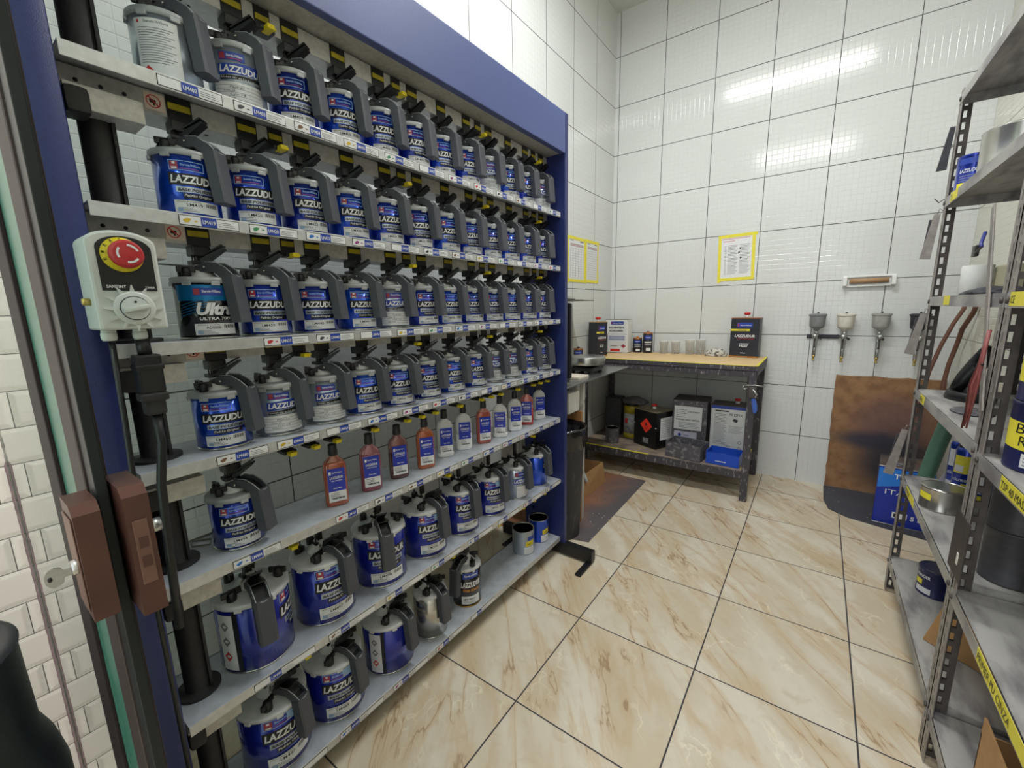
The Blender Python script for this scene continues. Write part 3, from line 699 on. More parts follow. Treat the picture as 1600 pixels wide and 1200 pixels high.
bprof = [(bw * .86, bd * .8, 0), (bw * .97, bd * .97, .004), (bw, bd, .012), (bw, bd, .105), (bw * .97, bd * .97, .118), (bw * .82, bd * .9, .130), (bw * .50, bd * .75, .139), (.011, .011, .144), (.011, .011, .149)]
def cut(prof, z0, z1):
    out = []
    def at(z):
        for (a, b) in zip(prof, prof[1:]):
            if a[2] <= z <= b[2]:
                t = (z - a[2]) / max(1e-9, b[2] - a[2]); return tuple(a[q] + (b[q] - a[q]) * t for q in range(3))
    out = [at(z0)] + [q for q in prof if z0 < q[2] < z1] + [at(z1)]
    return [q for q in out if q]
blab = ['first', 'second', 'third', 'fourth', 'fifth', 'sixth', 'seventh', 'eighth', 'ninth', 'tenth', 'eleventh']
cap = MB().lathe([(.0115, .1455), (.0125, .147), (.0125, .160), (.0112, .163), (.0118, .176), (.0105, .178), (0, .178)], black, 24).mesh('cap')
btf = MB(); x_ = .0183
Xb = face_px(x_, 0, 0)
btf.rect(-.023, .046, .023, .112, M('bottle_label_blue', (26, 50, 168), .35, 0, .05, 50), Xb); btf.rect(-.023, .016, .023, .046, white, Xb)
Xb2 = face_px(x_ + .0004, 0, 0)
btf.plate_text('Sherwin-Williams', -.010, .098, .026, .004, whitep, Xb2); btf.rect(-.019, .095, -.013, .104, whitep, Xb2)
btf.plate_text('LAZZUDUR', -.017, .082, .034, .0075, whitep, Xb2, .16, .03); btf.plate_text('BASE POLI\u00c9STER', -.013, .075, .028, .0042, whitep, Xb2, .1, .01); btf.plate_text('750ml / 900ml', -.010, .053, .022, .004, whitep, Xb2)
for q in range(4): btf.rect(-.018, .040 - q * .0045, .004, .0415 - q * .0045, inkg, Xb2)
for q in range(9): btf.rect(-.014 + q * .0035, .023, -.012 + q * .0035 + .0006 * (q % 3), .0275, ink, Xb2)
btf = btf.mesh('bottle_label')
for k, (lc, uc, fill, nm) in enumerate(btl):
    mb = MB(); zf = max(.006, .146 * fill)
    lm = liquid('liquid_' + nm.replace(' ', '_').replace('-', '_'), lc) if lc else liquid('liquid_milky', (232, 233, 232))
    um = liquid('tinted_bottle_' + nm.replace(' ', '_').replace('-', '_'), uc) if uc else clearpl
    oval(mb, cut(bprof, 0, zf), lm); oval(mb, cut(bprof, zf, .149), um)
    x, y = YB5[k]
    t = root('squeeze_bottle', '%s squeeze bottle with black cap, %s from the left on the bottle shelf' % (nm, blab[k]), 'bottle', (x, y, S[4]), R((-22, -24, -24, -28, -30, -34, -30, -52, -38, -58, -36)[k]), 'squeeze bottles on the fifth shelf')
    mb.build('bottle_body', t); child('cap', cap, t); child('bottle_label', btf, t)

# ------------------------------------------------------------------ timer box with emergency stop
tb = root('timer_box', 'pale grey timer box with red emergency stop button on the blue post', 'control box', (0.33, 0.21, 1.256), 0)
tmw = M('warm_white_abs_plastic', (205, 209, 205), 0.4, 0, .03, 30); tgreen = M('pale_green_plastic_side', (150, 184, 172), 0.4, 0, .04, 30)
XT = lambda y, z, x=0.03: Matrix(((0, 0, 1, x), (1, 0, 0, y), (0, 1, 0, z), (0, 0, 0, 1)))      # prism axis towards +x
pts = [(-.044, 0), (.044, 0), (.044, .136)] + [(.044 * math.cos(a), .136 + .020 * math.sin(a)) for a in [R(15 * q) for q in range(1, 12)]] + [(-.044, .136)]
o = MB().prism(pts, .085, tmw, XT(0, 0, -.055)).build('box_body', tb)
bv = o.modifiers.new('b', 'BEVEL'); bv.width = .004; bv.segments = 2; bv.limit_method = 'ANGLE'
pts2 = [(-.033, .062), (.036, .062), (.036, .128)] + [(.0345 * math.cos(a) + .0015, .128 + .019 * math.sin(a)) for a in [R(15 * q) for q in range(1, 12)]] + [(-.033, .128)]
pn = MB().prism(pts2, .0012, black, XT(0, 0, .030))
pn.plate_text('SANTINT', -.028, .066, .024, .005, whitep, face_px(.0316, 0, 0), 0, .03); pn.plate_text('TIMER', .020, .066, .013, .0035, whitep, face_px(.0316, 0, 0), 0, .01)
pn.build('front_sticker', tb)
yb, zb = -.002, .118
bt = MB().lathe([(.0265, .0312), (.0265, .0335), (0, .0335)], yellow, 40, XT(yb, zb, 0))
for q, ch in enumerate('EMERGENCY'):
    a = R(200 - q * 27); vs, fs = fit_text(ch, -.0016, -.0022, .0032, .0044)
    X = face_px(.0338, yb, zb) @ Matrix.Rotation(-(R(90) - a), 4, 'Y')
    bt.add([(v[0], 0, v[1] + .0235) for v in vs], fs, ink, False, face_px(.0338, yb, zb) @ Matrix.Rotation(R(90) - a, 4, 'Y'))
bt.build('stop_backplate', tb)
bt = MB().lathe([(.012, .0335), (.012, .040)], redp, 30, XT(yb, zb, 0)).lathe([(.019, .040), (.0215, .042), (.0215, .050), (.018, .055), (0, .0565)], M('red_stop_button_plastic', (190, 46, 50), .4, 0, .05, 60), 40, XT(yb + .002, zb, 0))
for q in range(3):
    vs = []; a0 = R(20 + q * 120)
    for j in range(11):
        a = a0 + R(7.0 * j)
        for rr in (.0115, .0145): vs.append((rr * math.cos(a), 0, rr * math.sin(a)))
    bt.add(vs, [(2 * j, 2 * j + 1, 2 * j + 3, 2 * j + 2) for j in range(10)], whitep, False, face_px(.0572, yb + .002, zb))
bt.build('stop_button', tb, auto=40)
yd, zd = .002, .034
dl = MB().lathe([(.027, .030), (.027, .034), (.024, .035), (.0, .035)], tmw, 40, XT(yd, zd, 0))
for q in range(12):
    a = R(30 * q); dl.prism([(-.0036, .025), (.0036, .025), (.0006, .0375), (-.0006, .0375)], .004, tmw, XT(yd, zd, .030) @ Matrix.Rotation(a, 4, 'Z'))
dl.lathe([(.0195, .035), (.019, .0352), (.0185, .034)], black, 40, XT(yd, zd, 0))
dl.build('dial_scale', tb)
dk = MB().lathe([(.0182, .035), (.0175, .041), (0, .042)], tmw, 36, XT(yd, zd, 0))
dk.box((.041, -.017, -.0035), (.051, .017, .0035), tmw, .002, T(0, yd, zd, rx=R(12))); dk.lathe([(.0018, .0412), (.0018, .0425), (0, .0425)], black, 12, XT(yd, zd + .010, 0))
dk.build('timer_knob', tb, auto=40)
for yy in (-.030, .010):
    MB().lathe([(.0095, -.004), (.0105, -.006), (.0105, -.014), (.0085, -.018), (0, -.018)], tmw, 8, T(0.0, yy, 0)).lathe([(.0095, 0), (.0095, -.004)], tmw, 16, T(0.0, yy, 0)).build('cable_gland', tb)
MB().lathe([(.006, 0), (.006, .008), (.0045, .010), (0, .010)], M('brass', (186, 164, 96), .3, .8), 12, Matrix(((1, 0, 0, -.002), (0, 0, -1, -.044), (0, 1, 0, .045), (0, 0, 0, 1)))).build('side_screw', tb)
o = MB().tube([(.330, .182, 1.238), (.326, .180, 1.10), (.320, .174, .90), (.315, .176, .65), (.31, .178, .25)], .0045, black, 8).build('cable'); tag(o, 'thin black cable running down the blue post from the timer box', 'cable')
o = root('plug_connector', 'black plug and socket hanging under the timer box beside the blue post', 'plug', (.33, .222, 1.10))
MB().tube([(0, -.001, .138), (0, 0, .11)], .010, black, 10).build('cord', o)
MB().box((-.016, -.018, .045), (.016, .018, .112), black, .004).box((-.018, -.020, .085), (.018, .020, .095), black, .003).build('socket', o)
MB().box((-.014, -.015, .005), (.014, .015, .046), blackm, .005).box((-.018, -.02, .030), (.018, .02, .045), blackm, .004).build('plug', o)
MB().tube([(0, 0, .006), (0, .001, -.05), (-.004, -.01, -.13), (-.008, -.016, -.30), (-.01, -.02, -.42)], .0075, black, 10).build('cord', o)
o = MB().tube([(.105, .300, .7455), (.13, .33, .7455), (.16, .318, .7455), (.135, .29, .7455), (.10, .296, .7455), (.10, .34, .7455), (.12, .45, .7455)], .0022, M('grey_cable', (120, 118, 112), .5), 6).build('cable'); tag(o, 'grey loop of wire lying on the bottle shelf beside the black column', 'wire')
# ------------------------------------------------------------------ shared materials of the far end
spat = M('paint_spattered_dark_steel', (70, 66, 72), 0.55, 0.2, 0, 70, rgb2=(134, 130, 132), thr=.62, stretch=(1, 1, .35), hard=.05)
spatl = M('paint_stained_shelf_steel', (170, 168, 163), 0.5, 0.2, 0, 14, rgb2=(122, 118, 120), thr=.56, stretch=(1.6, .45, 1), hard=.12)
slotm = M('worn_slotted_angle', (146, 140, 134), 0.5, 0.35, .22, 30)
slotd = M('dark_slotted_angle', (84, 78, 75), 0.55, 0.3, .25, 30)
cardb = M('brown_cardboard', (178, 138, 92), 0.8, 0, .08, 40)
kraft = M('kraft_paper_top', (212, 182, 136), 0.6, 0, .06, 12)
tape = M('yellow_masking_tape', (226, 214, 60), 0.55, 0, .06, 40)
dirty = M('dirty_grey_tin', (92, 90, 96), 0.55, 0.3, 0, 40, rgb2=(140, 138, 140), thr=.6)
greyd = M('charcoal_rubber', (52, 52, 58), 0.6, 0, .2, 30)
steel = M('brushed_stainless', (176, 178, 176), 0.26, 0.9, .08, 60, stretch=(1, 1, 8))
redcap = M('red_cap', (196, 40, 44), 0.4, 0, .06, 30)
blueh = M('blue_rubber_handle', (60, 96, 180), 0.5, 0, .08, 30)
brass = M('brass', (186, 164, 96), .3, .8)
greycup = M('grey_translucent_cup', (128, 130, 132), .45, 0, .12, 40)
whitecup = M('cream_translucent_cup', (214, 208, 196), .45, 0, .05, 40)
FY = lambda x, y, z, rz=0: Matrix.Translation((x, y, z)) @ Matrix.Rotation(rz, 4, 'Z')

# ------------------------------------------------------------------ glass partition, door lock
def glassmat(name, col):
    mt, nt, b = NT(name)
    tc = nd(nt, 'ShaderNodeTexCoord'); n = nd(nt, 'ShaderNodeTexNoise'); n.inputs['Scale'].default_value = 2; L(nt, tc.outputs['Object'], n.inputs['Vector'])
    L(nt, mixc(nt, n.outputs['Fac'], lin(*col), lin(*[min(255, c + 6) for c in col])), b.inputs['Base Color'])
    b.inputs['Roughness'].default_value = 0.0; b.inputs['Transmission Weight'].default_value = 1.0; b.inputs['IOR'].default_value = 1.5
    return mt
glass = glassmat('greenish_clear_glass', (214, 236, 226))
dseal = M('dark_bronze_profile', (34, 29, 30), 0.5, 0, .15, 30, spec=.12)
pane = root('glass_partition', 'greenish glass pane in dark profiles sealed to the white brick tiles', 'glass panel', (0.3, 0.07, 0))
def gp(mb, n):
    o = mb.build(n, pane); o.matrix_parent_inverse = Matrix.Translation((-0.3, -0.07, 0)); return o
glassg = glassmat('green_tinted_glass', (72, 134, 114)); glassg.node_tree.nodes['Principled BSDF'].inputs['Transmission Weight'].default_value = .45; glassg.node_tree.nodes['Principled BSDF'].inputs['Roughness'].default_value = .25; glassg.node_tree.nodes['Principled BSDF'].inputs['Specular IOR Level'].default_value = .15
gp(MB().box((XL + .004, .068, .01), (.535, .076, 2.6), glass), 'pane')
gp(MB().box((.612, .066, .01), (.700, .074, 2.6), glassg), 'pane')
gp(MB().box((.535, .062, .0), (.612, .080, 2.62), dseal, .003), 'profile')
gp(MB().box((.700, .064, .0), (.756, .080, 2.62), M('grey_brown_profile', (48, 41, 39), .45, 0, .15, 30, spec=.2), .003), 'profile')
gp(MB().box((.756, .066, .01), (.783, .074, 2.6), M('dark_green_glass_edge', (28, 34, 34), .35, 0, .15, 20, spec=.25), .001), 'pane_edge')
sl = MB(); rnd = random.Random(3); sealm = M('grimy_silicone_seal', (112, 96, 98), .7, 0, .2, 30)
zz = 0.0; pts = []
while zz < 2.6: pts.append((zz, .0055 + rnd.uniform(0, .0012) + (.0035 if zz < .95 else 0))); zz += .009
vs = []; 
for z_, w_ in pts: vs += [(XL + .0008, .072 - w_, z_), (XL + .0015, .0665, z_), (XL + w_ * .8, .0664, z_)]
sl.add(vs, [(3 * k, 3 * k + 3, 3 * k + 4, 3 * k + 1) for k in range(len(pts) - 1)] + [(3 * k + 1, 3 * k + 4, 3 * k + 5, 3 * k + 2) for k in range(len(pts) - 1)], sealm, True)
gp(sl, 'silicone_seal')
lk = root('door_lock', 'brown metal lock with a key in it clamped on the glass edge', 'lock', (0.79, 0.07, 1.072))
brn = M('brown_enamelled_metal', (82, 54, 46), .32, .35, .14, 30); brnl = M('worn_brown_edge', (112, 84, 72), .4, .4, .15, 30)
MB().prism([(-.034, -.052), (.010, -.052), (.010, .044), (.002, .052), (-.034, .052)], .017, brn, Matrix(((1, 0, 0, 0), (0, 0, -1, -.006), (0, 1, 0, 0), (0, 0, 0, 1)))).box((-.03, -.0242, -.044), (.004, -.0232, .040), brnl, .0005).build('key_side_plate', lk)
MB().prism([(-.036, -.060), (.022, -.060), (.022, .052), (.014, .060), (-.036, .060)], .0175, brn, Matrix(((1, 0, 0, 0), (0, 0, -1, .0235), (0, 1, 0, 0), (0, 0, 0, 1)))).box((.0220, .0095, -.030), (.0232, .020, .030), brnl, .0005).box((.0232, .0115, .004), (.0240, .018, .014), brn, .0005).box((.0232, .0115, -.014), (.0240, .018, -.004), brn, .0005).build('latch_side_plate', lk)
MB().tube([(.0, .022, .012), (.0, .033, .012)], .0065, steel, 16).build('latch_bolt', lk)
MB().tube([(-.006, -.022, -.004), (-.006, -.028, -.004)], .0065, steel, 18).build('key_cylinder', lk)
kb = [(-.002, -.004), (-.012, -.004), (-.014, -.010)] + [(-.024 + .012 * math.cos(a), .012 * math.sin(a) - .001) for a in [R(300 - 24 * q) for q in range(11)]] + [(-.014, .008), (-.012, .004), (-.002, .004)]
MB().prism(kb, .0024, steel, Matrix(((0, 0, 1, -.0072), (.48, 0, 0, -.027), (0, .72, 0, -.006), (0, 0, 0, 1)))).lathe([(.003, .0013), (.003, .0016), (0, .0016)], black, 14, Matrix(((0, 0, 1, -.006), (.48, 0, 0, -.0410), (0, .72, 0, -.007), (0, 0, 0, 1)))).build('key', lk)
# black bin close to the doorway
blk = M('black_bin_plastic', (30, 31, 36), .42, 0, .12, 60, bump=.1)
o = MB().lathe([(.150, 0), (.158, .01), (.156, .55), (.148, .60), (.135, .64), (.133, .78), (.136, .795), (.130, .800), (.118, .798), (.112, .788), (.0, .780)], blk, 56).build('waste_bin', None, (.30, -.122, 0), auto=50)
tag(o, 'black round waste bin in the lower left corner before the glass pane', 'bin')

# ------------------------------------------------------------------ workbench at the back wall
wb = root('workbench', 'dark paint-spattered steel workbench with yellow-taped kraft top against the back wall', 'workbench', (.4, 3.27, 0))
def wp(mb, n, au=None):
    o = mb.build(n, wb, auto=au); o.matrix_parent_inverse = Matrix.Translation((-.4, -3.27, 0)); return o
bx0, bx1, by0, by1 = -.214, .996, 2.980, 3.566
wp(MB().box((bx0, by0, .868), (bx1, by1, .8985), spat, .002).box((bx0, by0 + .006, .8985), (bx1 - .006, by1, .900), kraft)
   .box((bx0, by0 - .0005, .8985), (bx1, by0 + .014, .9008), tape).box((bx1 - .014, by0, .8985), (bx1 + .0005, by1, .9008), tape), 'bench_top')
wp(MB().box((bx0, by0 + .004, .828), (bx1 - .004, by0 + .030, .865), spat, .002).box((bx1 - .03, by0 + .03, .828), (bx1 - .004, by1, .865), spat, .002).box((bx0, by1 - .03, .828), (bx1 - .03, by1, .865), spat, .002), 'top_rail')
for (lx, ly) in ((bx1 - .046, by0 + .002), (bx1 - .050, by1 - .046), (bx0 + .01, by0 + .002), (bx0 + .01, by1 - .046)):
    wp(MB().box((lx, ly, 0), (lx + .042, ly + .042, .866), spat, .003), 'leg')
wp(MB().box((bx0, by0 + .010, .150), (bx1 - .04, by0 + .020, .204), spat, .002).box((bx0, by0 + .012, .196), (bx1 - .04, by1 - .05, .206), M('grimy_shelf_board', (112, 100, 92), .7, 0, 0, 16, rgb2=(146, 130, 112), thr=.5, hard=.12))
   .box((bx0, by0 + .008, .204), (bx0 + .55, by0 + .020, .2075), tape).box((bx1 - .055, by0 + .04, .204), (bx1 - .040, by1 - .05, .2075), tape).box((bx1 - .045, by0 + .04, .150), (bx1 - .035, by1 - .05, .204), spat), 'lower_shelf')
cl = root('grip_clamp', 'metal grip clamp with blue handle hanging on the front right bench leg', 'clamp', (.975, 2.955, .76))
MB().tube([(-.045, 0, .018), (-.02, -.003, .022), (.02, -.003, .026), (.07, -.002, .020)], .0045, steel, 8).tube([(-.045, 0, .018), (-.052, 0, .005), (-.040, 0, -.004), (-.02, 0, .004)], .004, steel, 8).build('jaw', cl)
MB().box((-.016, -.014, -.055), (.026, .010, .016), slotd, .006).tube([(.006, -.012, -.0), (.030, -.012, -.03), (.02, -.012, -.05)], .007, steel, 8).build('clamp_body', cl)
MB().prism([(.004, -.060), (.024, -.056), (.036, -.10), (.038, -.135), (.030, -.150), (.018, -.145), (.012, -.11)], .016, blueh, Matrix(((1, 0, 0, 0), (0, 0, -1, .004), (0, 1, 0, 0), (0, 0, 0, 1)))).build('clamp_handle', cl)

def sq_tin(name, label, cat, loc, rz, w_, d_, h_, body, art=None, rim=tin, top=None, capc=None, group=None):
    t = root(name, label, cat, loc, rz, group)
    mb = MB().box((-w_ / 2, -d_ / 2, .002), (w_ / 2, d_ / 2, h_ - .003), body, min(.008, w_ * .06))
    mb.box((-w_ / 2 - .001, -d_ / 2 - .001, 0), (w_ / 2 + .001, d_ / 2 + .001, .005), rim, .002)
    if art: art(mb, w_, d_, h_)
    mb.build('tin_body', t)
    MB().box((-w_ / 2 - .001, -d_ / 2 - .001, h_ - .006), (w_ / 2 + .001, d_ / 2 + .001, h_ - .001), rim, .002).box((-w_ / 2 + .004, -d_ / 2 + .004, h_ - .004), (w_ / 2 - .004, d_ / 2 - .004, h_ - .002), top or rim).build('rim', t)
    if capc:
        MB().lathe([(.014, 0), (.013, .018), (0, .018)], whitepl, 20, T(capc_off[0], capc_off[1], h_ - .002)).lathe([(.012, .018), (.018, .022), (.021, .024), (.021, .034), (.014, .038), (0, .039)], capc, 20, T(capc_off[0], capc_off[1], h_ - .002)).build('cap', t)
    return t
capc_off = (0, .0)
def F(mb, w_, d_): return T(0, -d_ / 2 - .0006, 0), T(0, -d_ / 2 - .0012, 0)
darkp = M('dark_charcoal_print', (40, 42, 52), .4, .1, .15, 20)
def art_dark(lines, sub='HS 37'):
    def f(mb, w, d, h):
        A, B = F(mb, w, d)
        mb.rect(-w * .28, h * .76, w * .26, h * .87, lblue, A); mb.plate_text('Sherwin-Williams.', -w * .16, h * .795, w * .38, h * .028, whitep, B)
        mb.rect(-w * .25, h * .775, -w * .20, h * .855, emb, B)
        mb.rect(-w * .48, h * .665, w * .18, h * .715, tape, A); mb.plate_text('VERNIZ', -w * .25, h * .675, w * .32, h * .028, ink, B)
        mb.plate_text('LAZZUDUR', -w * .34, h * .51, w * .70, h * .065, whitep, B, .2, .03); mb.plate_text(lines, -w * .26, h * .462, w * .60, h * .030, emb, B, .2, .02)
        mb.plate_text(sub, -w * .16, h * .265, w * .32, h * .065, whitep, B, .15, .03); mb.rect(-w * .16, h * .35, w * .18, h * .356, whitep, B)
        mb.plate_text('900 ml', -w * .1, h * .10, w * .17, h * .028, whitep, B)
        mb.rect(-w / 2 + .001, .006, w / 2 - .001, .010, orange, B)
    return f
def art_solv(mb, w, d, h):
    A, B = F(mb, w, d)
    mb.rect(-w * .24, h * .84, w * .32, h * .93, lblue, A); mb.rect(-w * .21, h * .855, -w * .17, h * .915, emb, B); mb.plate_text('Sherwin-Williams.', -w * .14, h * .868, w * .42, h * .026, whitep, B)
    mb.plate_text('SOLVENTES &', -w * .33, h * .72, w * .68, h * .055, ink, B, 0, .03); mb.plate_text('AUXILIARES', -w * .32, h * .63, w * .62, h * .055, ink, B, 0, .03)
    mb.rect(-w * .46, h * .555, w * .46, h * .560, inkg, A)
    for q in range(4): mb.rect(-w * .33, h * (.49 - q * .035), w * .38, h * (.505 - q * .035), lblue, A)
    mb.add([(x_ * 1.0, -d / 2 - .0008, z_) for x_, z_ in ((w * .10 + w * .12, h * .21), (w * .10 + w * .23, h * .27), (w * .34 + w * .1, h * .21), (w * .10 + w * .23, h * .15))], [(0, 1, 2, 3)], emb)
    mb.rect(-w * .25, h * .20, w * .06, h * .22, inkg, A); mb.rect(-w * .25, h * .05, w * .18, h * .12, redp, A)
sq_tin('solvent_tin', 'black tin with gold rim and red cap at the left end of the bench', 'tin', (-.128, 3.11, .9005), R(60), .105, .105, .268, darkp, art_dark('VERNIZ HS'), gold, gold, redcap)
sq_tin('solvent_tin', 'white tin lettered SOLVENTES & AUXILIARES standing on the bench', 'tin', (-.086, 3.43, .9005), R(0), .196, .10, .280, M('white_tin_lacquer', (216, 218, 218), .35, .05, .03, 20), art_solv, tin)
sq_tin('solvent_tin', 'black rectangular tin with red cap at the right end of the bench', 'tin', (.853, 3.49, .9005), R(-4), .185, .095, .285, darkp, art_dark('ULTRA PERFORMANCE', 'HS37'), M('copper_rim', (170, 112, 70), .35, .6), None, redcap)
def small_tin(lab, loc, r_, h_, capm, mid, grp=None):
    t = root('small_can', lab, 'can', loc, 0, grp)
    mb = MB().lathe([(r_ * .96, 0), (r_, .002), (r_, h_ - .004), (r_ * .94, h_)], darkp, 32).lathe([(r_ * 1.01, h_ - .012), (r_ * 1.01, h_ - .002), (r_ * .9, h_ + .001), (0, h_ + .001)], M('copper_rim', (170, 112, 70), .35, .6), 32)
    az = R(-68)
    mb.bent_rect(r_, az, -r_ * .8, h_ * .68, r_ * .8, h_ * .86, lblue); mb.bent_text(r_, az, 'Sherwin', -r_ * .5, h_ * .74, r_ * 1.0, h_ * .05, whitep); mb.bent_rect(r_, az, -r_ * .8, h_ * .50, r_ * .8, h_ * .56, mid)
    mb.bent_text(r_, az, 'LAZZUDUR', -r_ * .7, h_ * .38, r_ * 1.4, h_ * .07, whitep); mb.bent_rect(r_, az, -r_ * .4, h_ * .10, r_ * .6, h_ * .24, white)
    mb.build('can_body', t); MB().lathe([(.010, h_), (.010, h_ + .010), (.008, h_ + .012), (0, h_ + .012)], capm, 16).build('cap', t)
    return t
small_tin('slim black and blue can with orange cap wedged beside the white tin', (-.150, 3.29, .9005), .026, .165, orange, redp)
small_tin('shorter of the two small black cans with blue label on the bench', (.049, 3.515, .9005), .036, .120, orange, silvp, 'pair of small hardener cans on the bench')
small_tin('taller of the two small black cans with blue label on the bench', (.134, 3.520, .9005), .038, .165, M('copper_rim', (170, 112, 70), .35, .6), whitep, 'pair of small hardener cans on the bench')
cupc = M('clear_graduated_cup', (232, 234, 232), .25, 0, .04, 30, alpha=.45)
cupl = ['leftmost graduated plastic mixing cup on the bench', 'second graduated plastic mixing cup from the left on the bench', 'third graduated plastic mixing cup, in front of the tallest pile', 'rightmost graduated plastic mixing cup beside the crumpled rags']
for k, (x, y, h) in enumerate(((.272, 3.50, .098), (.362, 3.505, .098), (.470, 3.505, .112), (.545, 3.52, .115))):
    mb = MB().lathe([(.026, 0), (.0345, h), (.0375, h), (.0375, h + .003), (.034, h + .003), (.0255, .002), (0, .002)], cupc, 28)
    for a0 in (-120, -96, -72, -48):
        for q in range(10):
            z1 = h * (.12 + .08 * q); rr = .026 + .0085 * z1 / h
            mb.bent_rect(rr, R(a0), -.006, z1, .004 - .003 * (q % 2), z1 + .0035, inkg, .0006)
    o = mb.build('mixing_cup', None, (x, y, .9005)); tag(o, cupl[k], 'cup', 'graduated mixing cups on the bench')
# crumpled rags
def crumple(name, label, cat, loc, sx, sy, sz, mat, seed, grp=None):
    r_ = random.Random(seed); bm = bmesh.new(); bmesh.ops.create_icosphere(bm, subdivisions=4, radius=1)
    ph = [(Vector((r_.uniform(-1, 1), r_.uniform(-1, 1), r_.uniform(-1, 1))).normalized(), r_.uniform(3, 9), r_.uniform(0, 6)) for _ in range(9)]
    for v in bm.verts:
        d = v.co.normalized(); f = 1 + sum(.085 * abs(math.sin(d.dot(a) * b + c)) for a, b, c in ph) - .25
        v.co = Vector((d.x * sx * f, d.y * sy * f, max(0.0, d.z * f * sz + sz * .25)))
    me = bpy.data.meshes.new(name); bm.to_mesh(me); bm.free(); me.materials.append(mat)
    for p_ in me.polygons: p_.use_smooth = True
    o = bpy.data.objects.new(name, me); C.objects.link(o); o.location = loc; return tag(o, label, cat, grp)
crumple('rag', 'crumpled pile of grey and white rags between the cups and the black tin', 'rag', (.665, 3.47, .9005), .060, .035, .038, M('mottled_rag', (196, 192, 182), .8, 0, 0, 60, rgb2=(84, 80, 76), thr=.55), 4)
# things on the lower shelf
LZ = .2062
sq_tin('solvent_tin', 'plain dark tin in the back left corner of the lower bench shelf', 'tin', (-.085, 3.40, LZ), R(6), .13, .12, .32, greyd, None, greyd, black)
o = open_can(.052, .125, dirty, darkin).build('open_can', None, (.005, 3.125, LZ), auto=40); tag(o, 'dirty grey spattered open can at the left of the lower bench shelf', 'paint can')
t = root('spray_drum', 'yellow and white cylindrical drum with rag on top, left of the black flammable tin', 'drum', (.075, 3.36, LZ))
mb = MB().lathe([(.060, 0), (.062, .004), (.062, .040)], yellowd, 40).lathe([(.062, .040), (.062, .205)], M('pale_grey_drum_print', (170, 172, 168), .45, 0, 0, 22, rgb2=(120, 124, 140), thr=.6), 40).lathe([(.062, .205), (.062, .265), (.058, .270)], yellowd, 40).lathe([(.0585, .268), (.05, .285), (.03, .295), (0, .298)], darkin, 32)
mb.bent_rect(.062, R(-110), -.02, .12, .012, .165, redp); mb.build('drum_body', t)
crumple('rag', 'dark grey rag lying over the yellow drum under the bench', 'rag', (.10, 3.36, LZ + .290), .085, .05, .035, M('dark_rag', (92, 88, 88), .85, 0, .25, 50), 9)
def art_flam(mb, w, d, h):
    A, B = F(mb, w, d); c = (w * .06, h * .60); s_ = .058
    mb.add([(c[0], -d / 2 - .001, c[1] - s_), (c[0] + s_, -d / 2 - .001, c[1]), (c[0], -d / 2 - .001, c[1] + s_), (c[0] - s_, -d / 2 - .001, c[1])], [(0, 1, 2, 3)], M('bright_red_orange_label', (226, 58, 40), .45, 0, .04, 30))
    mb.add([(c[0] + x_, -d / 2 - .0014, c[1] + z_) for x_, z_ in ((-.010, .004), (-.004, -.001), (.006, -.001), (.011, .006), (.008, .016), (.004, .012), (.001, .026), (-.004, .018), (-.008, .016))], [tuple(range(9))], ink)
    mb.rect(c[0] - .014, c[1] - .008, c[0] + .014, c[1] - .0055, ink, B); mb.plate_text('L\u00cdQUIDO', c[0] - .020, c[1] - .020, .040, .007, ink, B); mb.plate_text('INFLAM\u00c1VEL', c[0] - .024, c[1] - .031, .048, .007, ink, B); mb.plate_text('3', c[0] - .003, c[1] - .048, .006, .009, ink, B)
    for q, tx in enumerate(('UN 1263', 'MATERIAL RELACIONADO', 'COM TINTAS', 'Uso profissional')): mb.plate_text(tx, c[0] - .028, h * .235 - q * .011, .054, .0065, whitep, B)
    mb.box((-w / 2 - .001, -d / 2 - .0008, h * .60 - .002), (-w / 2 + .012, -d / 2 + .001, h * .60 + .002), white); mb.box((w / 2 - .012, -d / 2 - .0008, h * .585 - .002), (w / 2 + .002, -d / 2 + .001, h * .585 + .002), white)
    mb.box((w / 2 - .0006, -d / 2 + .045, .07), (w / 2 + .0006, d / 2 - .02, h - .05), white)
    for q in range(10): mb.box((w / 2 + .0006, -d / 2 + .055, .09 + q * .014), (w / 2 + .001, d / 2 - .05, .093 + q * .014), inkg)
sq_tin('solvent_tin', 'black square tin with red flammable diamond on the lower bench shelf', 'tin', (.300, 3.232, LZ), R(-24), .222, .20, .292, M('satin_black_tin', (20, 20, 22), .3, .1, .12, 20), art_flam, M('olive_gold_rim', (150, 140, 110), .4, .5), darkin, redcap)
def art_white2(mb, w, d, h):
    A, B = F(mb, w, d)
    mb.rect(-w * .44, h * .42, w * .36, h * .88, white, A); mb.rect(-w * .42, h * .22, w * .24, h * .38, M('pale_lilac_label', (198, 196, 214), .5), A)
    for q in range(5): mb.rect(-w * .38, h * (.80 - q * .035), -w * (.08 + .05 * (q % 2)), h * (.81 - q * .035), inkg, B)
    mb.plate_text('UTILITARIO', -w * .05, h * .76, w * .34, h * .03, ink, B); mb.plate_text('THINNER PARA LIMPEZA', -w * .40, h * .60, w * .70, h * .03, ink, B)
    for q in range(4): mb.rect(-w * .30, h * (.55 - q * .03), w * (.28 - .05 * (q % 2)), h * (.558 - q * .03), inkg, B)
    mb.add([(-w * .26 + .012 * math.cos(R(30 * q)), -d / 2 - .0014, h * .31 + .012 * math.sin(R(30 * q))) for q in range(12)], [tuple(range(12))], lblue)
    mb.plate_text('Anjo', -w * .14, h * .29, w * .16, h * .035, lblue, B); mb.plate_text('TINTAS', -w * .38, h * .24, w * .5, h * .022, redp, B)
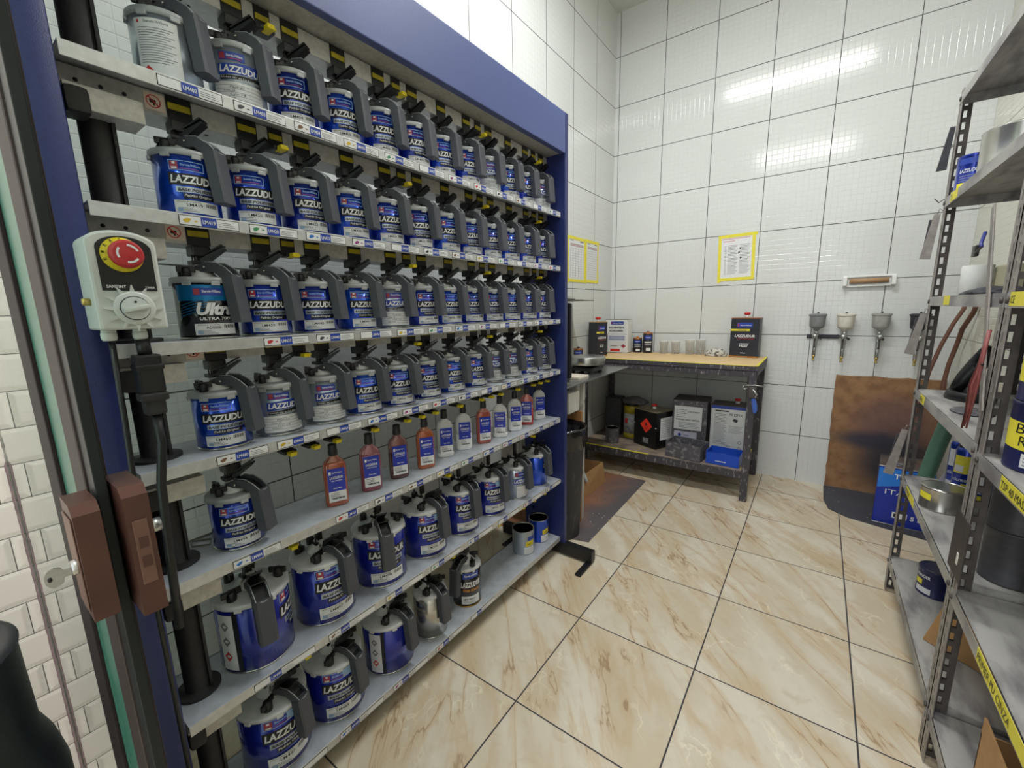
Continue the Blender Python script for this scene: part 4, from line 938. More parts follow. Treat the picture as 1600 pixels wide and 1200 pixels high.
sq_tin('solvent_tin', 'grimy grey tin with white and lilac labels behind the grey tray', 'tin', (.552, 3.335, LZ), R(4), .240, .225, .385, dirty, art_white2, slotd, darkin)
def art_photo(mb, w, d, h):
    A, B = F(mb, w, d)
    mb.rect(-w * .49, h * .93, w * .49, h * .985, lblue, A); mb.rect(-w * .38, h * .875, w * .0, h * .90, ink, A)
    mb.plate_text('PROFIX', w * .02, h * .80, w * .36, h * .055, ink, B, 0, 0); mb.add([(w * .18 + a, -d / 2 - .0014, h * .72 + b) for a, b in ((-.018, -.002), (-.006, .014), (.020, .006), (.010, -.014))], [(0, 1, 2, 3)], darkp)
    for q in range(22): mb.rect(-w * .40, h * (.82 - q * .028), -w * (.04 + .03 * ((q * 5) % 3)), h * (.828 - q * .028), inkg, A)
    for q in range(5): mb.rect(w * .02, h * (.60 - q * .03), w * (.40 - .04 * (q % 3)), h * (.608 - q * .03), inkg, A)
    for q in range(3):
        c = (w * .34, h * (.30 - q * .12)); mb.add([(c[0] + a, -d / 2 - .001, c[1] + b) for a, b in ((0, -.016), (.014, 0), (0, .016), (-.014, 0))], [(0, 1, 2, 3)], ink); mb.add([(c[0] + a, -d / 2 - .0016, c[1] + b) for a, b in ((0, -.012), (.0105, 0), (0, .012), (-.0105, 0))], [(0, 1, 2, 3)], white)
    mb.plate_text('5 L', -w * .0, h * .20, w * .10, h * .03, ink, B); mb.rect(0, h * .06, w * .14, h * .14, ink, A)
capc_off = (.04, .02)
sq_tin('solvent_tin', 'white tin with blue band and small print at the right of the lower bench shelf', 'tin', (.815, 3.33, LZ), R(2), .232, .18, .372, M('white_tin_lacquer', (216, 218, 218), .35, .05, .03, 20), art_photo, slotd, darkin, redcap)
capc_off = (0, 0)
def tray(name, label, cat, loc, rz, w_, d_, h_, mat, inner, lowmat=None, th=.003):
    mb = MB()
    mb.box((-w_ / 2, -d_ / 2, 0), (w_ / 2, d_ / 2, th), inner)
    for a, b in (((-w_ / 2, -d_ / 2, 0), (w_ / 2, -d_ / 2 + th, h_)), ((-w_ / 2, d_ / 2 - th, 0), (w_ / 2, d_ / 2, h_)), ((-w_ / 2, -d_ / 2 + th, 0), (-w_ / 2 + th, d_ / 2 - th, h_)), ((w_ / 2 - th, -d_ / 2 + th, 0), (w_ / 2, d_ / 2 - th, h_))): mb.box(a, b, mat, .001)
    mb.tube([(-w_ / 2, -d_ / 2, h_), (w_ / 2, -d_ / 2, h_), (w_ / 2, d_ / 2, h_), (-w_ / 2, d_ / 2, h_), (-w_ / 2, -d_ / 2, h_)], .0022, mat, 6)
    if lowmat: mb.rect(-w_ * .2, h_ * .3, w_ * .12, h_ * .36, lowmat, T(0, -d_ / 2 - .001, 0))
    o = mb.build(name, None, loc, (0, 0, rz)); return tag(o, label, cat)
tray('cut_tin_tray', 'grey paint-caked open tray made from a cut tin', 'tray', (.585, 3.095, LZ), R(-8), .245, .165, .112, dirty, greyd)
tray('cut_tin_tray', 'blue open tin tray with shiny inside at the right of the lower bench shelf', 'tray', (.832, 3.095, LZ), R(-3), .205, .150, .085, M('royal_blue_tin', (30, 76, 190), .35, .2, .06, 20), tin, whitep)

# ------------------------------------------------------------------ steel side table with scale
tbz = .865
st_ = root('side_table', 'stainless steel side table between the blue rack and the workbench', 'table', (0, 2.45, 0))
def sp_(mb, n):
    o = mb.build(n, st_); o.matrix_parent_inverse = Matrix.Translation((0, -2.45, 0)); return o
sp_(MB().box((XL + .003, 1.93, tbz - .010), (.224, 2.878, tbz), steel, .002), 'tabletop')
for lx, ly in ((.180, 2.185), (-.20, 2.185), (-.20, 2.835)): sp_(MB().box((lx, ly, 0), (lx + .026, ly + .026, tbz - .010), M('grimy_white_pipe', (186, 184, 178), .5, 0, 0, 14, rgb2=(110, 104, 100), thr=.6), .003), 'leg')
scl = root('weighing_scale', 'round stainless steel paint weighing scale on the side table', 'scale', (.072, 2.50, tbz))
MB().lathe([(.112, .052), (.118, .056), (.120, .066), (.120, .098), (.116, .104), (.105, .106), (0, .106)], steel, 56).build('weighing_pan', scl, auto=40)
MB().box((-.085, -.085, .014), (.085, .085, .040), black, .010).lathe([(.045, .038), (.050, .054)], black, 32).build('scale_base', scl)
for sx in (-1, 1):
    for sy in (-1, 1): MB().lathe([(.013, 0), (.015, .003), (.013, .016)], black, 16, T(sx * .065, sy * .065, 0)).build('foot', scl)
o = MB().box((-.09, 2.082, tbz + .02), (.172, 2.112, 1.305), black, .012).box((-.02, 2.06, tbz), (.14, 2.15, tbz + .012), black, .004).box((.03, 2.09, tbz + .01), (.07, 2.105, tbz + .05), black).build('display_screen'); tag(o, 'black upright screen seen edge-on beside the blue end panel', 'screen')
o = MB().box((.02, 2.20, tbz), (.170, 2.330, tbz + .012), M('cream_pad', (218, 206, 192), .6), .002).build('note_pad'); tag(o, 'cream note pad lying on the steel side table', 'pad')
o = MB().box((.02, 2.215, tbz + .012), (.075, 2.26, tbz + .040), yellow, .003).build('sticky_block'); tag(o, 'small yellow block on the note pad', 'block')
small_tin('small dark can with blue label and yellow tape behind the scale', (-.155, 2.83, tbz), .035, .118, black, tape)
o = MB().box((XL + .002, 2.20, 1.325), (.0, 2.60, 1.331), slotd, .002).box((XL + .002, 2.60, 1.325), (-.02, 2.80, 1.330), slotd, .002).build('wall_shelf'); tag(o, 'thin dark wall shelf above the scale', 'shelf')
o = MB().lathe([(.05, 0), (.055, .006), (.040, .018), (.0, .024)], tin, 28, Matrix.Diagonal((.8, 1.3, 1, 1))).build('metal_lid', None, (-.06, 2.48, 1.331)); tag(o, 'shiny metal lid lying on the thin wall shelf', 'lid')
# under the table
o = MB().box((-.02, 2.01, .70), (.205, 2.14, .815), M('stained_white_box', (206, 204, 196), .6, 0, .06, 12), .004).build('junction_box'); tag(o, 'stained white box fixed under the steel side table', 'box')
struct_hold = MB().box((.02, 2.04, .815), (.16, 2.10, tbz - .010), slotd)
o2 = struct_hold.build('bracket', o)
o = MB().box((-.05, 2.150, 0), (.212, 2.164, .69), M('orange_brown_plywood', (166, 120, 74), .6, 0, .14, 6, stretch=(1, 1, .15))).build('plywood_board'); tag(o, 'orange-brown plywood board standing behind the waste bin', 'board')
bn = root('waste_bin', 'black waste bin with bin liner next to the blue end panel', 'bin', (.167, 1.990, .003))
MB().lathe([(.100, 0), (.106, .004), (.118, .30), (.130, .60), (.136, .604), (.137, .616), (.128, .618), (.122, .600), (.098, .010), (0, .008)], M('worn_black_bin', (46, 46, 50), .5, 0, 0, 60, rgb2=(84, 82, 84), thr=.66, stretch=(1, 1, .2)), 48).build('bin_body', bn, auto=50)
rr_ = random.Random(5); n_ = 72; vs = []; prof = [(.110, .46), (.126, .52), (.134, .585), (.140, .625), (.136, .640), (.122, .622), (.105, .560), (.085, .50), (0.0, .47)]
off = [[rr_.uniform(-1, 1) for _ in range(n_)] for _ in prof]
for j, (r_, z_) in enumerate(prof):
    for k in range(n_):
        a = 2 * math.pi * k / n_; e = r_ + (.0045 * math.sin(a * 17 + j * 1.7) + .003 * off[j][k // 2 * 2]) * (1 if 0 < j else 2) * min(1, r_ / .1); e = max(e, r_ - .0005) if 1 <= j <= 4 else e
        vs.append((e * math.cos(a), e * math.sin(a), z_ + .012 * math.sin(a * 5 + j) * (1 if j in (0, 6, 7) else .25)))
fs = [(j * n_ + k, j * n_ + (k + 1) % n_, (j + 1) * n_ + (k + 1) % n_, (j + 1) * n_ + k) for j in range(len(prof) - 1) for k in range(n_)]
MB().add(vs, fs, M('glossy_black_liner', (16, 16, 18), .22, 0, .1, 30, coat=.4), True).build('bin_liner', bn)
# floor sheet and carton
def flat_poly(name, pts, z0, z1, mat):
    return MB().prism(pts, z1 - z0, mat, None, False, z0).build(name)
def matm(name, c1, c2, c3, split):
    mt, nt, b = NT(name)
    tc = nd(nt, 'ShaderNodeTexCoord'); sp = nd(nt, 'ShaderNodeSeparateXYZ'); L(nt, tc.outputs['Object'], sp.inputs[0])
    n = nd(nt, 'ShaderNodeTexNoise'); n.inputs['Scale'].default_value = 5; n.inputs['Detail'].default_value = 6; L(nt, tc.outputs['Object'], n.inputs['Vector'])
    f = smooth(nt, math_(nt, 'ADD', sp.outputs[split[0]], math_(nt, 'MULTIPLY', math_(nt, 'SUBTRACT', n.outputs['Fac'], .5), split[3])), split[1], split[2])
    v = nd(nt, 'ShaderNodeTexVoronoi'); v.inputs['Scale'].default_value = 34; L(nt, tc.outputs['Object'], v.inputs['Vector'])
    n3 = nd(nt, 'ShaderNodeTexNoise'); n3.inputs['Scale'].default_value = 9; L(nt, tc.outputs['Object'], n3.inputs['Vector'])
    sk = math_(nt, 'MULTIPLY', math_(nt, 'SUBTRACT', 1.0, smooth(nt, v.outputs['Distance'], .10, .16)), smooth(nt, n3.outputs['Fac'], .52, .62))
    L(nt, mixc(nt, sk, mixc(nt, f, lin(*c1), lin(*c2)), lin(*c3)), b.inputs['Base Color']); b.inputs['Roughness'].default_value = .65
    return mt
o = flat_poly('floor_sheet', [(-.19, 1.84), (.352, 1.97), (.338, 2.975), (.0, 2.975), (-.19, 2.96)], .0003, .003, matm('stained_cardboard_sheet', (160, 110, 80), (92, 86, 88), (196, 192, 188), (0, .02, .30, .35)))
tag(o, 'paint-stained brown and grey cardboard sheet on the floor under the side table', 'floor sheet')
o = flat_poly('floor_mat', [(1.405, 3.56), (1.405, 3.30), (1.430, 3.16), (1.52, 3.085), (1.70, 3.035), (1.90, 2.985), (1.93, 3.0), (1.93, 3.56)], .0003, .006, matm('speckled_charcoal_mat', (70, 70, 78), (60, 60, 66), (170, 170, 172), (0, 1.5, 1.7, .3)))
tag(o, 'charcoal rubber mat speckled with white paint in front of the cardboard sheet', 'mat')
t = root('carton', 'open brown carton lying on the floor sheet beside the lined bin', 'box', (0, 0, .003))
qd = lambda a, b, c, d, th=(-.003, 0, 0): ([a, b, c, d] + [tuple(Vector(p_) + Vector(th)) for p_ in (a, b, c, d)], [(0, 1, 2, 3), (7, 6, 5, 4), (0, 4, 5, 1), (1, 5, 6, 2), (2, 6, 7, 3), (3, 7, 4, 0)])
mb = MB(); mb.add(*qd((.090, 2.385, .0), (.092, 2.800, .0), (.070, 2.795, .150), (.045, 2.395, .135)), cardb); mb.build('side_flap', t)
mb = MB(); mb.add(*qd((-.15, 2.40, .0), (-.15, 2.79, .0), (-.15, 2.79, .135), (-.15, 2.40, .135)), cardb); mb.add(*qd((.070, 2.795, .150), (.092, 2.800, 0), (-.15, 2.795, 0), (-.15, 2.795, .14), (0, .003, 0)), cardb); mb.add(*qd((.045, 2.395, .135), (.090, 2.385, 0), (-.15, 2.40, 0), (-.15, 2.40, .135), (0, -.003, 0)), cardb)
mb.box((-.15, 2.39, 0), (.09, 2.80, .003), cardb); mb.build('carton_body', t)
o = MB().tube([(.0, 2.47, .130), (.05, 2.52, .150), (.085, 2.50, .105)], [.014, .016, .010], M('pale_blue_white_tube', (196, 208, 216), .4), 14).build('squeezed_tube'); tag(o, 'pale blue-white tube poking out of the open carton', 'tube')

# ------------------------------------------------------------------ things on the walls
def sheet(label, P, U, V, w_, h_, art, grp=None, tp=True):
    """sheet of paper taped to a wall: P lower-left corner, U right, V up"""
    U = Vector(U); V = Vector(V); N = U.cross(V)
    X = Matrix(((U.x, -N.x, V.x, P[0]), (U.y, -N.y, V.y, P[1]), (U.z, -N.z, V.z, P[2]), (0, 0, 0, 1)))
    t = root('paper_sheet', label, 'paper', P, 0, grp); X = Matrix.Translation((-P[0], -P[1], -P[2])) @ X
    mb = MB().box((0, -.0012, 0), (w_, -.0002, h_), white, 0, X); art(mb, w_, h_, X @ T(0, -.0016, 0)); mb.build('page', t)
    mb = MB(); e = .012; r_ = random.Random(int(w_ * 1e4))
    for a, b in (((-e, -e), (w_ + e, e * .8)), ((-e, h_ - e * .8), (w_ + e * 1.8, h_ + e)), ((-e, -e * 1.8), (e * .7, h_ + e)), ((w_ - e * .7, -e), (w_ + e, h_ + e))):
        mb.box((a[0], -.0026 - r_.uniform(0, .0004), a[1]), (b[0], -.0014, b[1]), tape, 0, X)
    mb.build('masking_tape', t); return t
def art_table(mb, w, h, X):
    mb.plate_text('ANO', w * .12, h * .93, w * .2, h * .025, ink, X); mb.rect(w * .70, h * .93, w * .92, h * .95, ink, X)
    for q in range(3): mb.rect(w * .12, h * (.86 - q * .022), w * .92, h * (.87 - q * .022), redp if q == 1 else ink, X)
    for q in range(13): mb.rect(w * .12, h * (.06 + q * .058), w * .92, h * (.064 + q * .058), inkg, X)
    for q in range(6): mb.rect(w * (.12 + q * .16), h * .06, w * (.128 + q * .16), h * .78, inkg, X)
def art_form(mb, w, h, X):
    mb.rect(w * .05, h * .935, w * .9, h * .945, redp, X); mb.rect(w * .10, h * .88, w * .45, h * .89, redp, X)
    for q in range(21):
        z_ = h * (.12 + q * .033)
        mb.rect(w * .14, z_, w * .20, z_ + h * .009, inkg, X); mb.rect(w * .24, z_, w * (.48 + .03 * (q % 3)), z_ + h * .009, inkg, X)
        mb.rect(w * .60, z_, w * (.84 + .03 * ((q * 7) % 3)), z_ + h * .009, inkg, X)
    for c_ in ((.62, .70), (.64, .48), (.58, .60)): mb.add([(w * (c_[0] + .03 * math.cos(R(45 * q))), 0, h * (c_[1] + .03 * math.sin(R(45 * q)))) for q in range(6)], [tuple(range(6))], ink, False, X)
gs = 'taped sheets on the left wall'
sheet('taped paper on the left wall, partly hidden by the blue end panel', (XL, 2.52, 1.475), (0, 1, 0), (0, 0, 1), .245, .30, art_table, gs)
sheet('middle one of the table sheets taped on the left wall', (XL, 2.790, 1.478), (0, 1, 0), (0, 0, 1), .262, .298, art_table, gs)
sheet('table sheet taped on the left wall nearest the corner', (XL, 3.078, 1.482), (0, 1, 0), (0, 0, 1), .210, .296, art_table, gs)
a_ = R(1.6); sheet('crinkled printed form framed in yellow tape on the back wall', (.634, D, 1.462), (math.cos(a_), 0, math.sin(a_)), (-math.sin(a_), 0, math.cos(a_)), .218, .305, art_form)
t = root('roll_holder', 'white plastic roll holder with empty brown tube on the back wall', 'roll holder', (1.507, D, 1.41))
tmw = M('bright_white_plastic', (228, 229, 226), 0.4, 0, .02, 30)
MB().box((-.132, -.010, -.036), (.132, -.0005, .034), tmw, .004).box((-.130, -.045, -.030), (-.108, -.010, .028), tmw, .005).box((.108, -.045, -.030), (.130, -.010, .028), tmw, .005).box((-.110, -.024, -.036), (.110, -.010, -.022), tmw, .002).box((-.110, -.024, .022), (.110, -.010, .034), tmw, .002).build('holder', t)
MB().tube([(-.096, -.030, -.001), (.096, -.030, -.001)], .0145, M('brown_paper_tube', (170, 134, 98), .7, 0, .06, 30), 24).build('paper_tube', t)
o = MB().box((1.215, D - .010, 1.038), (1.392, D - .0005, 1.066), greyd, .002).box((1.245, D - .028, 1.046), (1.262, D - .010, 1.056), slotd).box((1.400 - .02, D - .028, 1.046), (1.400 - .003, D - .010, 1.056), slotd).build('hanging_bar'); tag(o, 'grey magnetic bar on the back wall holding two spray guns', 'bar')
def gun(lab, x, cupm, z=1.0, tall=0):
    t = root('spray_gun', lab, 'spray gun', (x, D - .058, z), R(random.uniform(-10, 10)), 'spray guns on the back wall')
    MB().lathe([(.012, .105), (.020, .116), (.038, .126), (.042, .136), (.046, .200), (.050, .202), (.051, .212), (.040, .216), (0, .217)], cupm, 36).lathe([(.006, .216), (.006, .226), (0, .227)], greyd, 12).build('gravity_cup', t, auto=45)
    MB().tube([(0, 0, .108), (0, 0, .070)], .012, steel, 14).tube([(0, -.040, .070), (0, .030, .072)], [.013, .016], steel, 14).lathe([(.017, 0), (.018, .004), (.016, .020), (.008, .026)], steel, 16, T(0, -.034, .070, rx=R(90))).build('gun_head', t)
    MB().tube([(0, .010, .070), (0, .006, .030), (0, -.004, -.020), (0, -.010, -.062)], [.014, .012, .011, .010], steel, 12).build('gun_grip', t)
    MB().tube([(0, -.018, .060), (0, -.032, .036), (0, -.032, .006), (0, -.026, -.006)], .0045, slotd, 8).build('trigger', t)
    MB().lathe([(.010, -.062), (.010, -.070), (.0065, -.072), (.0065, -.090), (.008, -.092), (.008, -.098), (0, -.099)], brass, 12, T(0, -.010, 0)).build('air_fitting', t)
    MB().tube([(0.014, .015, .060), (.026, .030, .050)], .007, greyd, 8).tube([(0, .020, .06), (0, .056, .075)], .005, slotd, 8).build('control_knob', t)
gun('grey-cup spray gun at the left end of the row on the back wall', 1.266, greycup, .990)
gun('spray gun with cream white cup on the back wall', 1.416, whitecup, .988)
gun('spray gun with large grey cup below the roll holder', 1.590, M('light_grey_cup', (160, 160, 156), .45, 0, .12, 40), .990)
gun('dark-cup spray gun seen just left of the slotted shelf post', 1.768, greyd, .985)
for x_ in (1.596, 1.766): o = MB().box((x_ - .012, D - .030, 1.045), (x_ + .012, D - .0005, 1.055), slotd, .002).build('wall_hook'); tag(o, 'small dark hook behind the spray gun ' + ('with the large grey cup' if x_ < 1.7 else 'with the dark cup'), 'hook')
# big brown cardboard against the back wall with overspray
def overspray():
    mt, nt, b = NT('oversprayed_brown_cardboard')
    tc = nd(nt, 'ShaderNodeTexCoord'); sp = nd(nt, 'ShaderNodeSeparateXYZ'); L(nt, tc.outputs['Object'], sp.inputs[0])
    n = nd(nt, 'ShaderNodeTexNoise'); n.inputs['Scale'].default_value = 14; n.inputs['Detail'].default_value = 6; L(nt, tc.outputs['Object'], n.inputs['Vector'])
    base = mixc(nt, smooth(nt, n.outputs['Fac'], .35, .68), lin(152, 114, 78), lin(124, 90, 62))
    def blob(cx, cz, rx, rz_):
        dx = math_(nt, 'DIVIDE', math_(nt, 'SUBTRACT', sp.outputs[0], cx), rx); dz = math_(nt, 'DIVIDE', math_(nt, 'SUBTRACT', sp.outputs[2], cz), rz_)
        d = math_(nt, 'SQRT', math_(nt, 'ADD', math_(nt, 'MULTIPLY', dx, dx), math_(nt, 'MULTIPLY', dz, dz)))
        d = math_(nt, 'ADD', d, math_(nt, 'MULTIPLY', math_(nt, 'SUBTRACT', n.outputs['Fac'], .5), .5))
        return math_(nt, 'SUBTRACT', 1.0, smooth(nt, d, .35, 1.15))
    c = mixc(nt, math_(nt, 'MULTIPLY', blob(1.72, .50, .26, .22), .65), base, lin(92, 66, 76))
    c = mixc(nt, math_(nt, 'MULTIPLY', blob(1.63, .37, .24, .075), .9), c, lin(48, 50, 66))
    c = mixc(nt, math_(nt, 'MULTIPLY', blob(1.76, .24, .26, .26), .95), c, lin(44, 44, 54))
    n2 = nd(nt, 'ShaderNodeTexNoise'); n2.inputs['Scale'].default_value = 60; L(nt, tc.outputs['Object'], n2.inputs['Vector'])
    c = mixc(nt, math_(nt, 'MULTIPLY', smooth(nt, n2.outputs['Fac'], .68, .74), .6), c, lin(70, 46, 30))
    L(nt, c, b.inputs['Base Color']); b.inputs['Roughness'].default_value = .75
    return mt
r_ = random.Random(8); cp = [(1.408, .008)]
for q in range(1, 16): cp.append((1.403 + .002 * math.sin(q * 1.7) + r_.uniform(-.0025, .0025) + (-.0 if q > 7 else .006), .05 * q))
cp += [(1.404, .797)] + [(1.404 + .04 * q, .797 + r_.uniform(-.004, .004)) for q in range(1, 14)] + [(1.935, .800), (1.935, .008)]
o = MB().prism(cp[::-1], .012, overspray(), Matrix(((1, 0, 0, 0), (0, 0, -1, D - .001), (0, 1, 0, 0), (0, 0, 0, 1)))).build('cardboard_sheet'); tag(o, 'large brown cardboard sheet with dark overspray leaning on the back wall', 'cardboard')
def art_thin(mb, w, d, h):
    A, B = F(mb, w, d); C_ = T(0, -d / 2 - .0018, 0); lb = M('azure_print', (36, 120, 214), .35, .15, .06, 12)
    mb.add([(-w * .49, -d / 2 - .0008, h * .62), (w * .49, -d / 2 - .0008, h * .80), (w * .49, -d / 2 - .0008, h * .96), (-w * .49, -d / 2 - .0008, h * .96)], [(0, 1, 2, 3)], lb)
    mb.plate_text('THINNER', -w * .20, h * .80, w * .66, h * .085, whitep, C_, 0, .03); mb.plate_text('PU 8000', -w * .02, h * .735, w * .30, h * .035, whitep, C_)
    mb.plate_text('ITAJA', -w * .33, h * .50, w * .60, h * .11, whitep, C_, 0, -.01); mb.rect(-w * .15, h * .14, w * .12, h * .24, white, A); mb.rect(-w * .12, h * .16, -w * .06, h * .22, ink, C_); mb.plate_text('5 L', w * .18, h * .15, w * .2, h * .07, whitep, C_)
t = sq_tin('solvent_tin', 'large blue tin lettered THINNER on the charcoal mat', 'tin', (1.762, 3.205, .0062), R(-6), .235, .235, .350, M('deep_blue_tin', (22, 44, 150), .35, .15, .06, 20), art_thin, tin, M('tin_lid', (150, 148, 140), .35, .7, .1))
MB().lathe([(.030, .348), (.030, .352), (.022, .354), (.022, .350), (0, .350)], dirty, 24, T(-.03, -.05, 0)).tube([(.03, .0, .350), (.03, .0, .378), (.07, .03, .378), (.07, .03, .350)], .004, slotd, 8).build('top_spout', t)

# ------------------------------------------------------------------ slotted-angle shelf units along the right wall
HSA = [.160, .545, .919, 1.290, 1.656, 2.015]
def slotted(mb, axis, fx, fy, s0, z0, z1, mat, wd=.035, th=.0022):
    """flange with a row of real slots; axis = direction the flange spreads"""
    def bx(a, b, za, zb_):
        if axis == 'y': mb.box((fx, fy + min(a, b) * s0 if s0 > 0 else fy - max(a, b), za), (fx + th, fy + max(a, b) if s0 > 0 else fy - min(a, b), zb_), mat)
        else: mb.box((fx + min(a, b) if s0 > 0 else fx - max(a, b), fy, za), (fx + max(a, b) if s0 > 0 else fx - min(a, b), fy + th, zb_), mat)
    bx(0, .013, z0, z1); bx(.0225, wd, z0, z1)
    z = z0
    while z < z1: bx(.013, .0225, z, min(z + .016, z1)); z += .040
def shelf_unit(label, x0, x1, y0, y1, hs, ztop, tapes):
    t = root('shelf_unit', label, 'shelving', ((x0 + x1) / 2, (y0 + y1) / 2, 0))
    inv = Matrix.Translation((-(x0 + x1) / 2, -(y0 + y1) / 2, 0))
    def sp(mb, n):
        o = mb.build(n, t); o.matrix_parent_inverse = inv; return o
    for px, sx in ((x0, 1), (x1, -1)):
        for py, sy in ((y0, 1), (y1, -1)):
            mb = MB(); slotted(mb, 'y', px if sx > 0 else px - .0022, py, sy, 0, ztop, slotm); slotted(mb, 'x', px, py if sy > 0 else py - .0022, sx, 0, ztop, slotd); sp(mb, 'upright')
    for k, h in enumerate(hs):
        mb = MB().box((x0 + .003, y0 + .003, h - .002), (x1 - .003, y1 - .003, h), spatl)
        mb.box((x0 - .0012, y0 + .001, h - .034), (x0 - .0002, y1 - .001, h + .0003), spatl).box((x1 - .003, y0 + .003, h - .034), (x1 - .0022, y1 - .003, h), spatl)
        mb.box((x0 + .003, y0 + .0025, h - .034), (x1 - .003, y0 + .0035, h), spatl).box((x0 + .003, y1 - .0035, h - .034), (x1 - .003, y1 - .0025, h), spatl)
        for yy in (y0 + .018, y1 - .018): mb.lathe([(.008, 0), (.008, .004), (0, .005)], slotd, 6, T(x0 - .0012, yy, h - .017, ry=R(-90)))
        s = sp(mb, 'shelf')
        for (kk, ya, yb, txt, slant) in tapes:
            if kk != k: continue
            tm = MB().box((x0 - .0020, min(ya, yb), h - .030), (x0 - .0012, max(ya, yb), h + .001), tape)
            # lettering reads from the aisle side (looking towards +x: right is -y)
            X = Matrix(((0, 1, 0, x0 - .0026), (-1, 0, 0, max(ya, yb) - .006), (0, 0, 1, h - .024), (0, 0, 0, 1)))
            if txt: tm.plate_text(txt, 0, 0, min(abs(yb - ya) - .012, .013 * len(txt)), .017, ink, X, .1, 0)
            o = tm.build('tape_label', s)
    return t
UA = shelf_unit('slotted grey steel shelf unit against the right wall, the one near the spray guns', 1.625, 1.925, 1.490, 2.377, HSA, 2.03,
                [(4, 2.17, 2.27, 'T5', 0), (3, 2.03, 2.11, '', 0), (2, 2.16, 2.24, 'BRIL', 0), (1, 2.06, 2.22, 'MASSA', 0)])
UB = shelf_unit('slotted grey steel shelf unit against the right wall, the one nearest the camera', 1.625, 1.925, .56, 1.486, [.150, .530, .905, 1.290, 1.656, 2.015], 2.03,
                [(2, .98, 1.30, 'TSP 40 MASSA', 0), (1, .75, 1.24, 'PRIMER PU CINZA', 0), (3, 1.34, 1.455, 'CE', 0)])
xs = 1.625
# unit near the spray guns, shelf at 1.656
def round_can(label, loc, r_, h_, body, art=None, lid=True, grp=None, cat='paint can', nm='paint_can', rim=tin):
    t = root(nm, label, cat, loc, 0, grp)
    mb = MB().lathe([(r_ * .97, 0), (r_, .001), (r_ + .001, .004), (r_, .006), (r_, h_ - .006), (r_ + .0012, h_ - .003), (r_, h_)], body, 48)
    if art: art(mb, r_, h_)
    mb.build('can_body', t, auto=60)
    if lid: MB().lathe([(r_, h_ - .001), (r_ - .003, h_ + .0015), (r_ - .006, h_ - .002), (r_ - .012, h_ - .004), (0, h_ - .004)], rim, 48).build('can_lid', t, auto=40)
    return t
def art_small_blue(mb, r_, h_):
    az = R(-110); mb.bent_rect(r_, az, -.035, h_ * .74, .03, h_ * .90, lblue); mb.bent_text(r_, az, 'LAZZUDUR', -.030, h_ * .5, .055, .012, whitep, .0007, .16, .02)
    for q in range(3): mb.bent_rect(r_, az, -.03, h_ * (.40 - .07 * q), .02, h_ * (.42 - .07 * q), inkg)
    mb.bent_rect(r_, az, .022, h_ * .1, .055, h_ * .96, white); mb.bent_rect(r_, az, -.035, h_ * .02, .022, h_ * .22, tape, .0006)
round_can('small blue can with yellow tape on the second highest shelf', (1.672, 2.27, 1.656), .045, .118, canblue('metallic_navy_can', (18, 40, 140)), art_small_blue)
round_can('wide bare tinplate can beside the small blue can', (1.735, 2.065, 1.656), .092, .135, tin)
def art_orange(mb, r_, h_):
    az = R(-112); mb.bent_rect(r_, az, -.04, h_ * .68, .04, h_ * .94, lblue); mb.bent_text(r_, az, 'SUPER', -.035, h_ * .48, .07, .020, whitep, .0007, .2, .03); mb.bent_rect(r_, az, -.04, h_ * .38, .045, h_ * .42, M('bright_red_orange_label', (226, 58, 40), .45), .0004, .1); mb.bent_rect(r_, az, .01, .01, .014, h_ - .01, white, .0006)
round_can('dark can with blue and orange print behind the near post', (1.745, 1.74, 1.656), .058, .165, canblack, art_orange, rim=gold)
# shelf at 1.290
o = MB().lathe([(.038, 0), (.040, .002), (.040, .100), (.038, .102), (.020, .102), (.020, .096), (0, .096)], M('white_paper_roll', (212, 212, 208), .8, 0, .03, 30), 40).build('paper_roll', None, (1.706, 2.175, 1.290), auto=50); tag(o, 'white paper roll standing on the shelf beside the spray guns', 'paper roll')
o = MB().box((1.745, 2.05, 1.290), (1.86, 2.17, 1.385), M('beige_translucent_box', (196, 190, 160), .4, 0, .05, 20), .006).build('storage_box'); tag(o, 'beige plastic box behind the white paper roll', 'box')
crumple('rubber_glove', 'black rubber glove lying in front of the white roll', 'glove', (1.715, 1.99, 1.290), .055, .10, .018, greyd, 12)
# shelf at 0.919: black polisher in a cradle
t = root('polisher', 'black machine with long tilted body resting in a curved black base', 'power tool', (1.745, 2.19, .920))
mb = MB(); n = 40; prof2 = [(.064, 0), (.067, .004), (.062, .028), (.058, .032), (.053, .028), (.045, .012), (0, .010)]
vs = []; 
for j, (r_, z_) in enumerate(prof2):
    for k in range(n):
        a = 2 * math.pi * k / n; vs.append((r_ * 1.0 * math.cos(a), r_ * 1.25 * math.sin(a), z_ * (1 + .55 * max(0, -math.cos(a)) * 0 + .9 * max(0, math.cos(a)))))
mb.add(vs, [(j * n + k, j * n + (k + 1) % n, (j + 1) * n + (k + 1) % n, (j + 1) * n + k) for j in range(len(prof2) - 1) for k in range(n)], black, True); mb.build('cradle_base', t)
MB().tube([(-.040, .0, .030), (-.022, .0, .075), (.004, .0, .125), (.028, .0, .172), (.036, .0, .190)], [.018, .024, .027, .027, .020], black, 20).build('tool_body', t)
MB().tube([(.000, -.026, .120), (-.012, -.026, .140), (-.004, -.026, .166), (.016, -.026, .176), (.030, -.026, .160)], .007, greyd, 10).build('ring_handle', t)
o = MB().lathe([(.045, 0), (.05, .003), (.045, .006), (0, .006)], dirty, 24, Matrix.Diagonal((1, 1.4, 1, 1))).build('spatula_plate', None, (1.70, 1.93, .919)); tag(o, 'paint-smeared dark plate lying on the shelf below the black machine', 'plate')
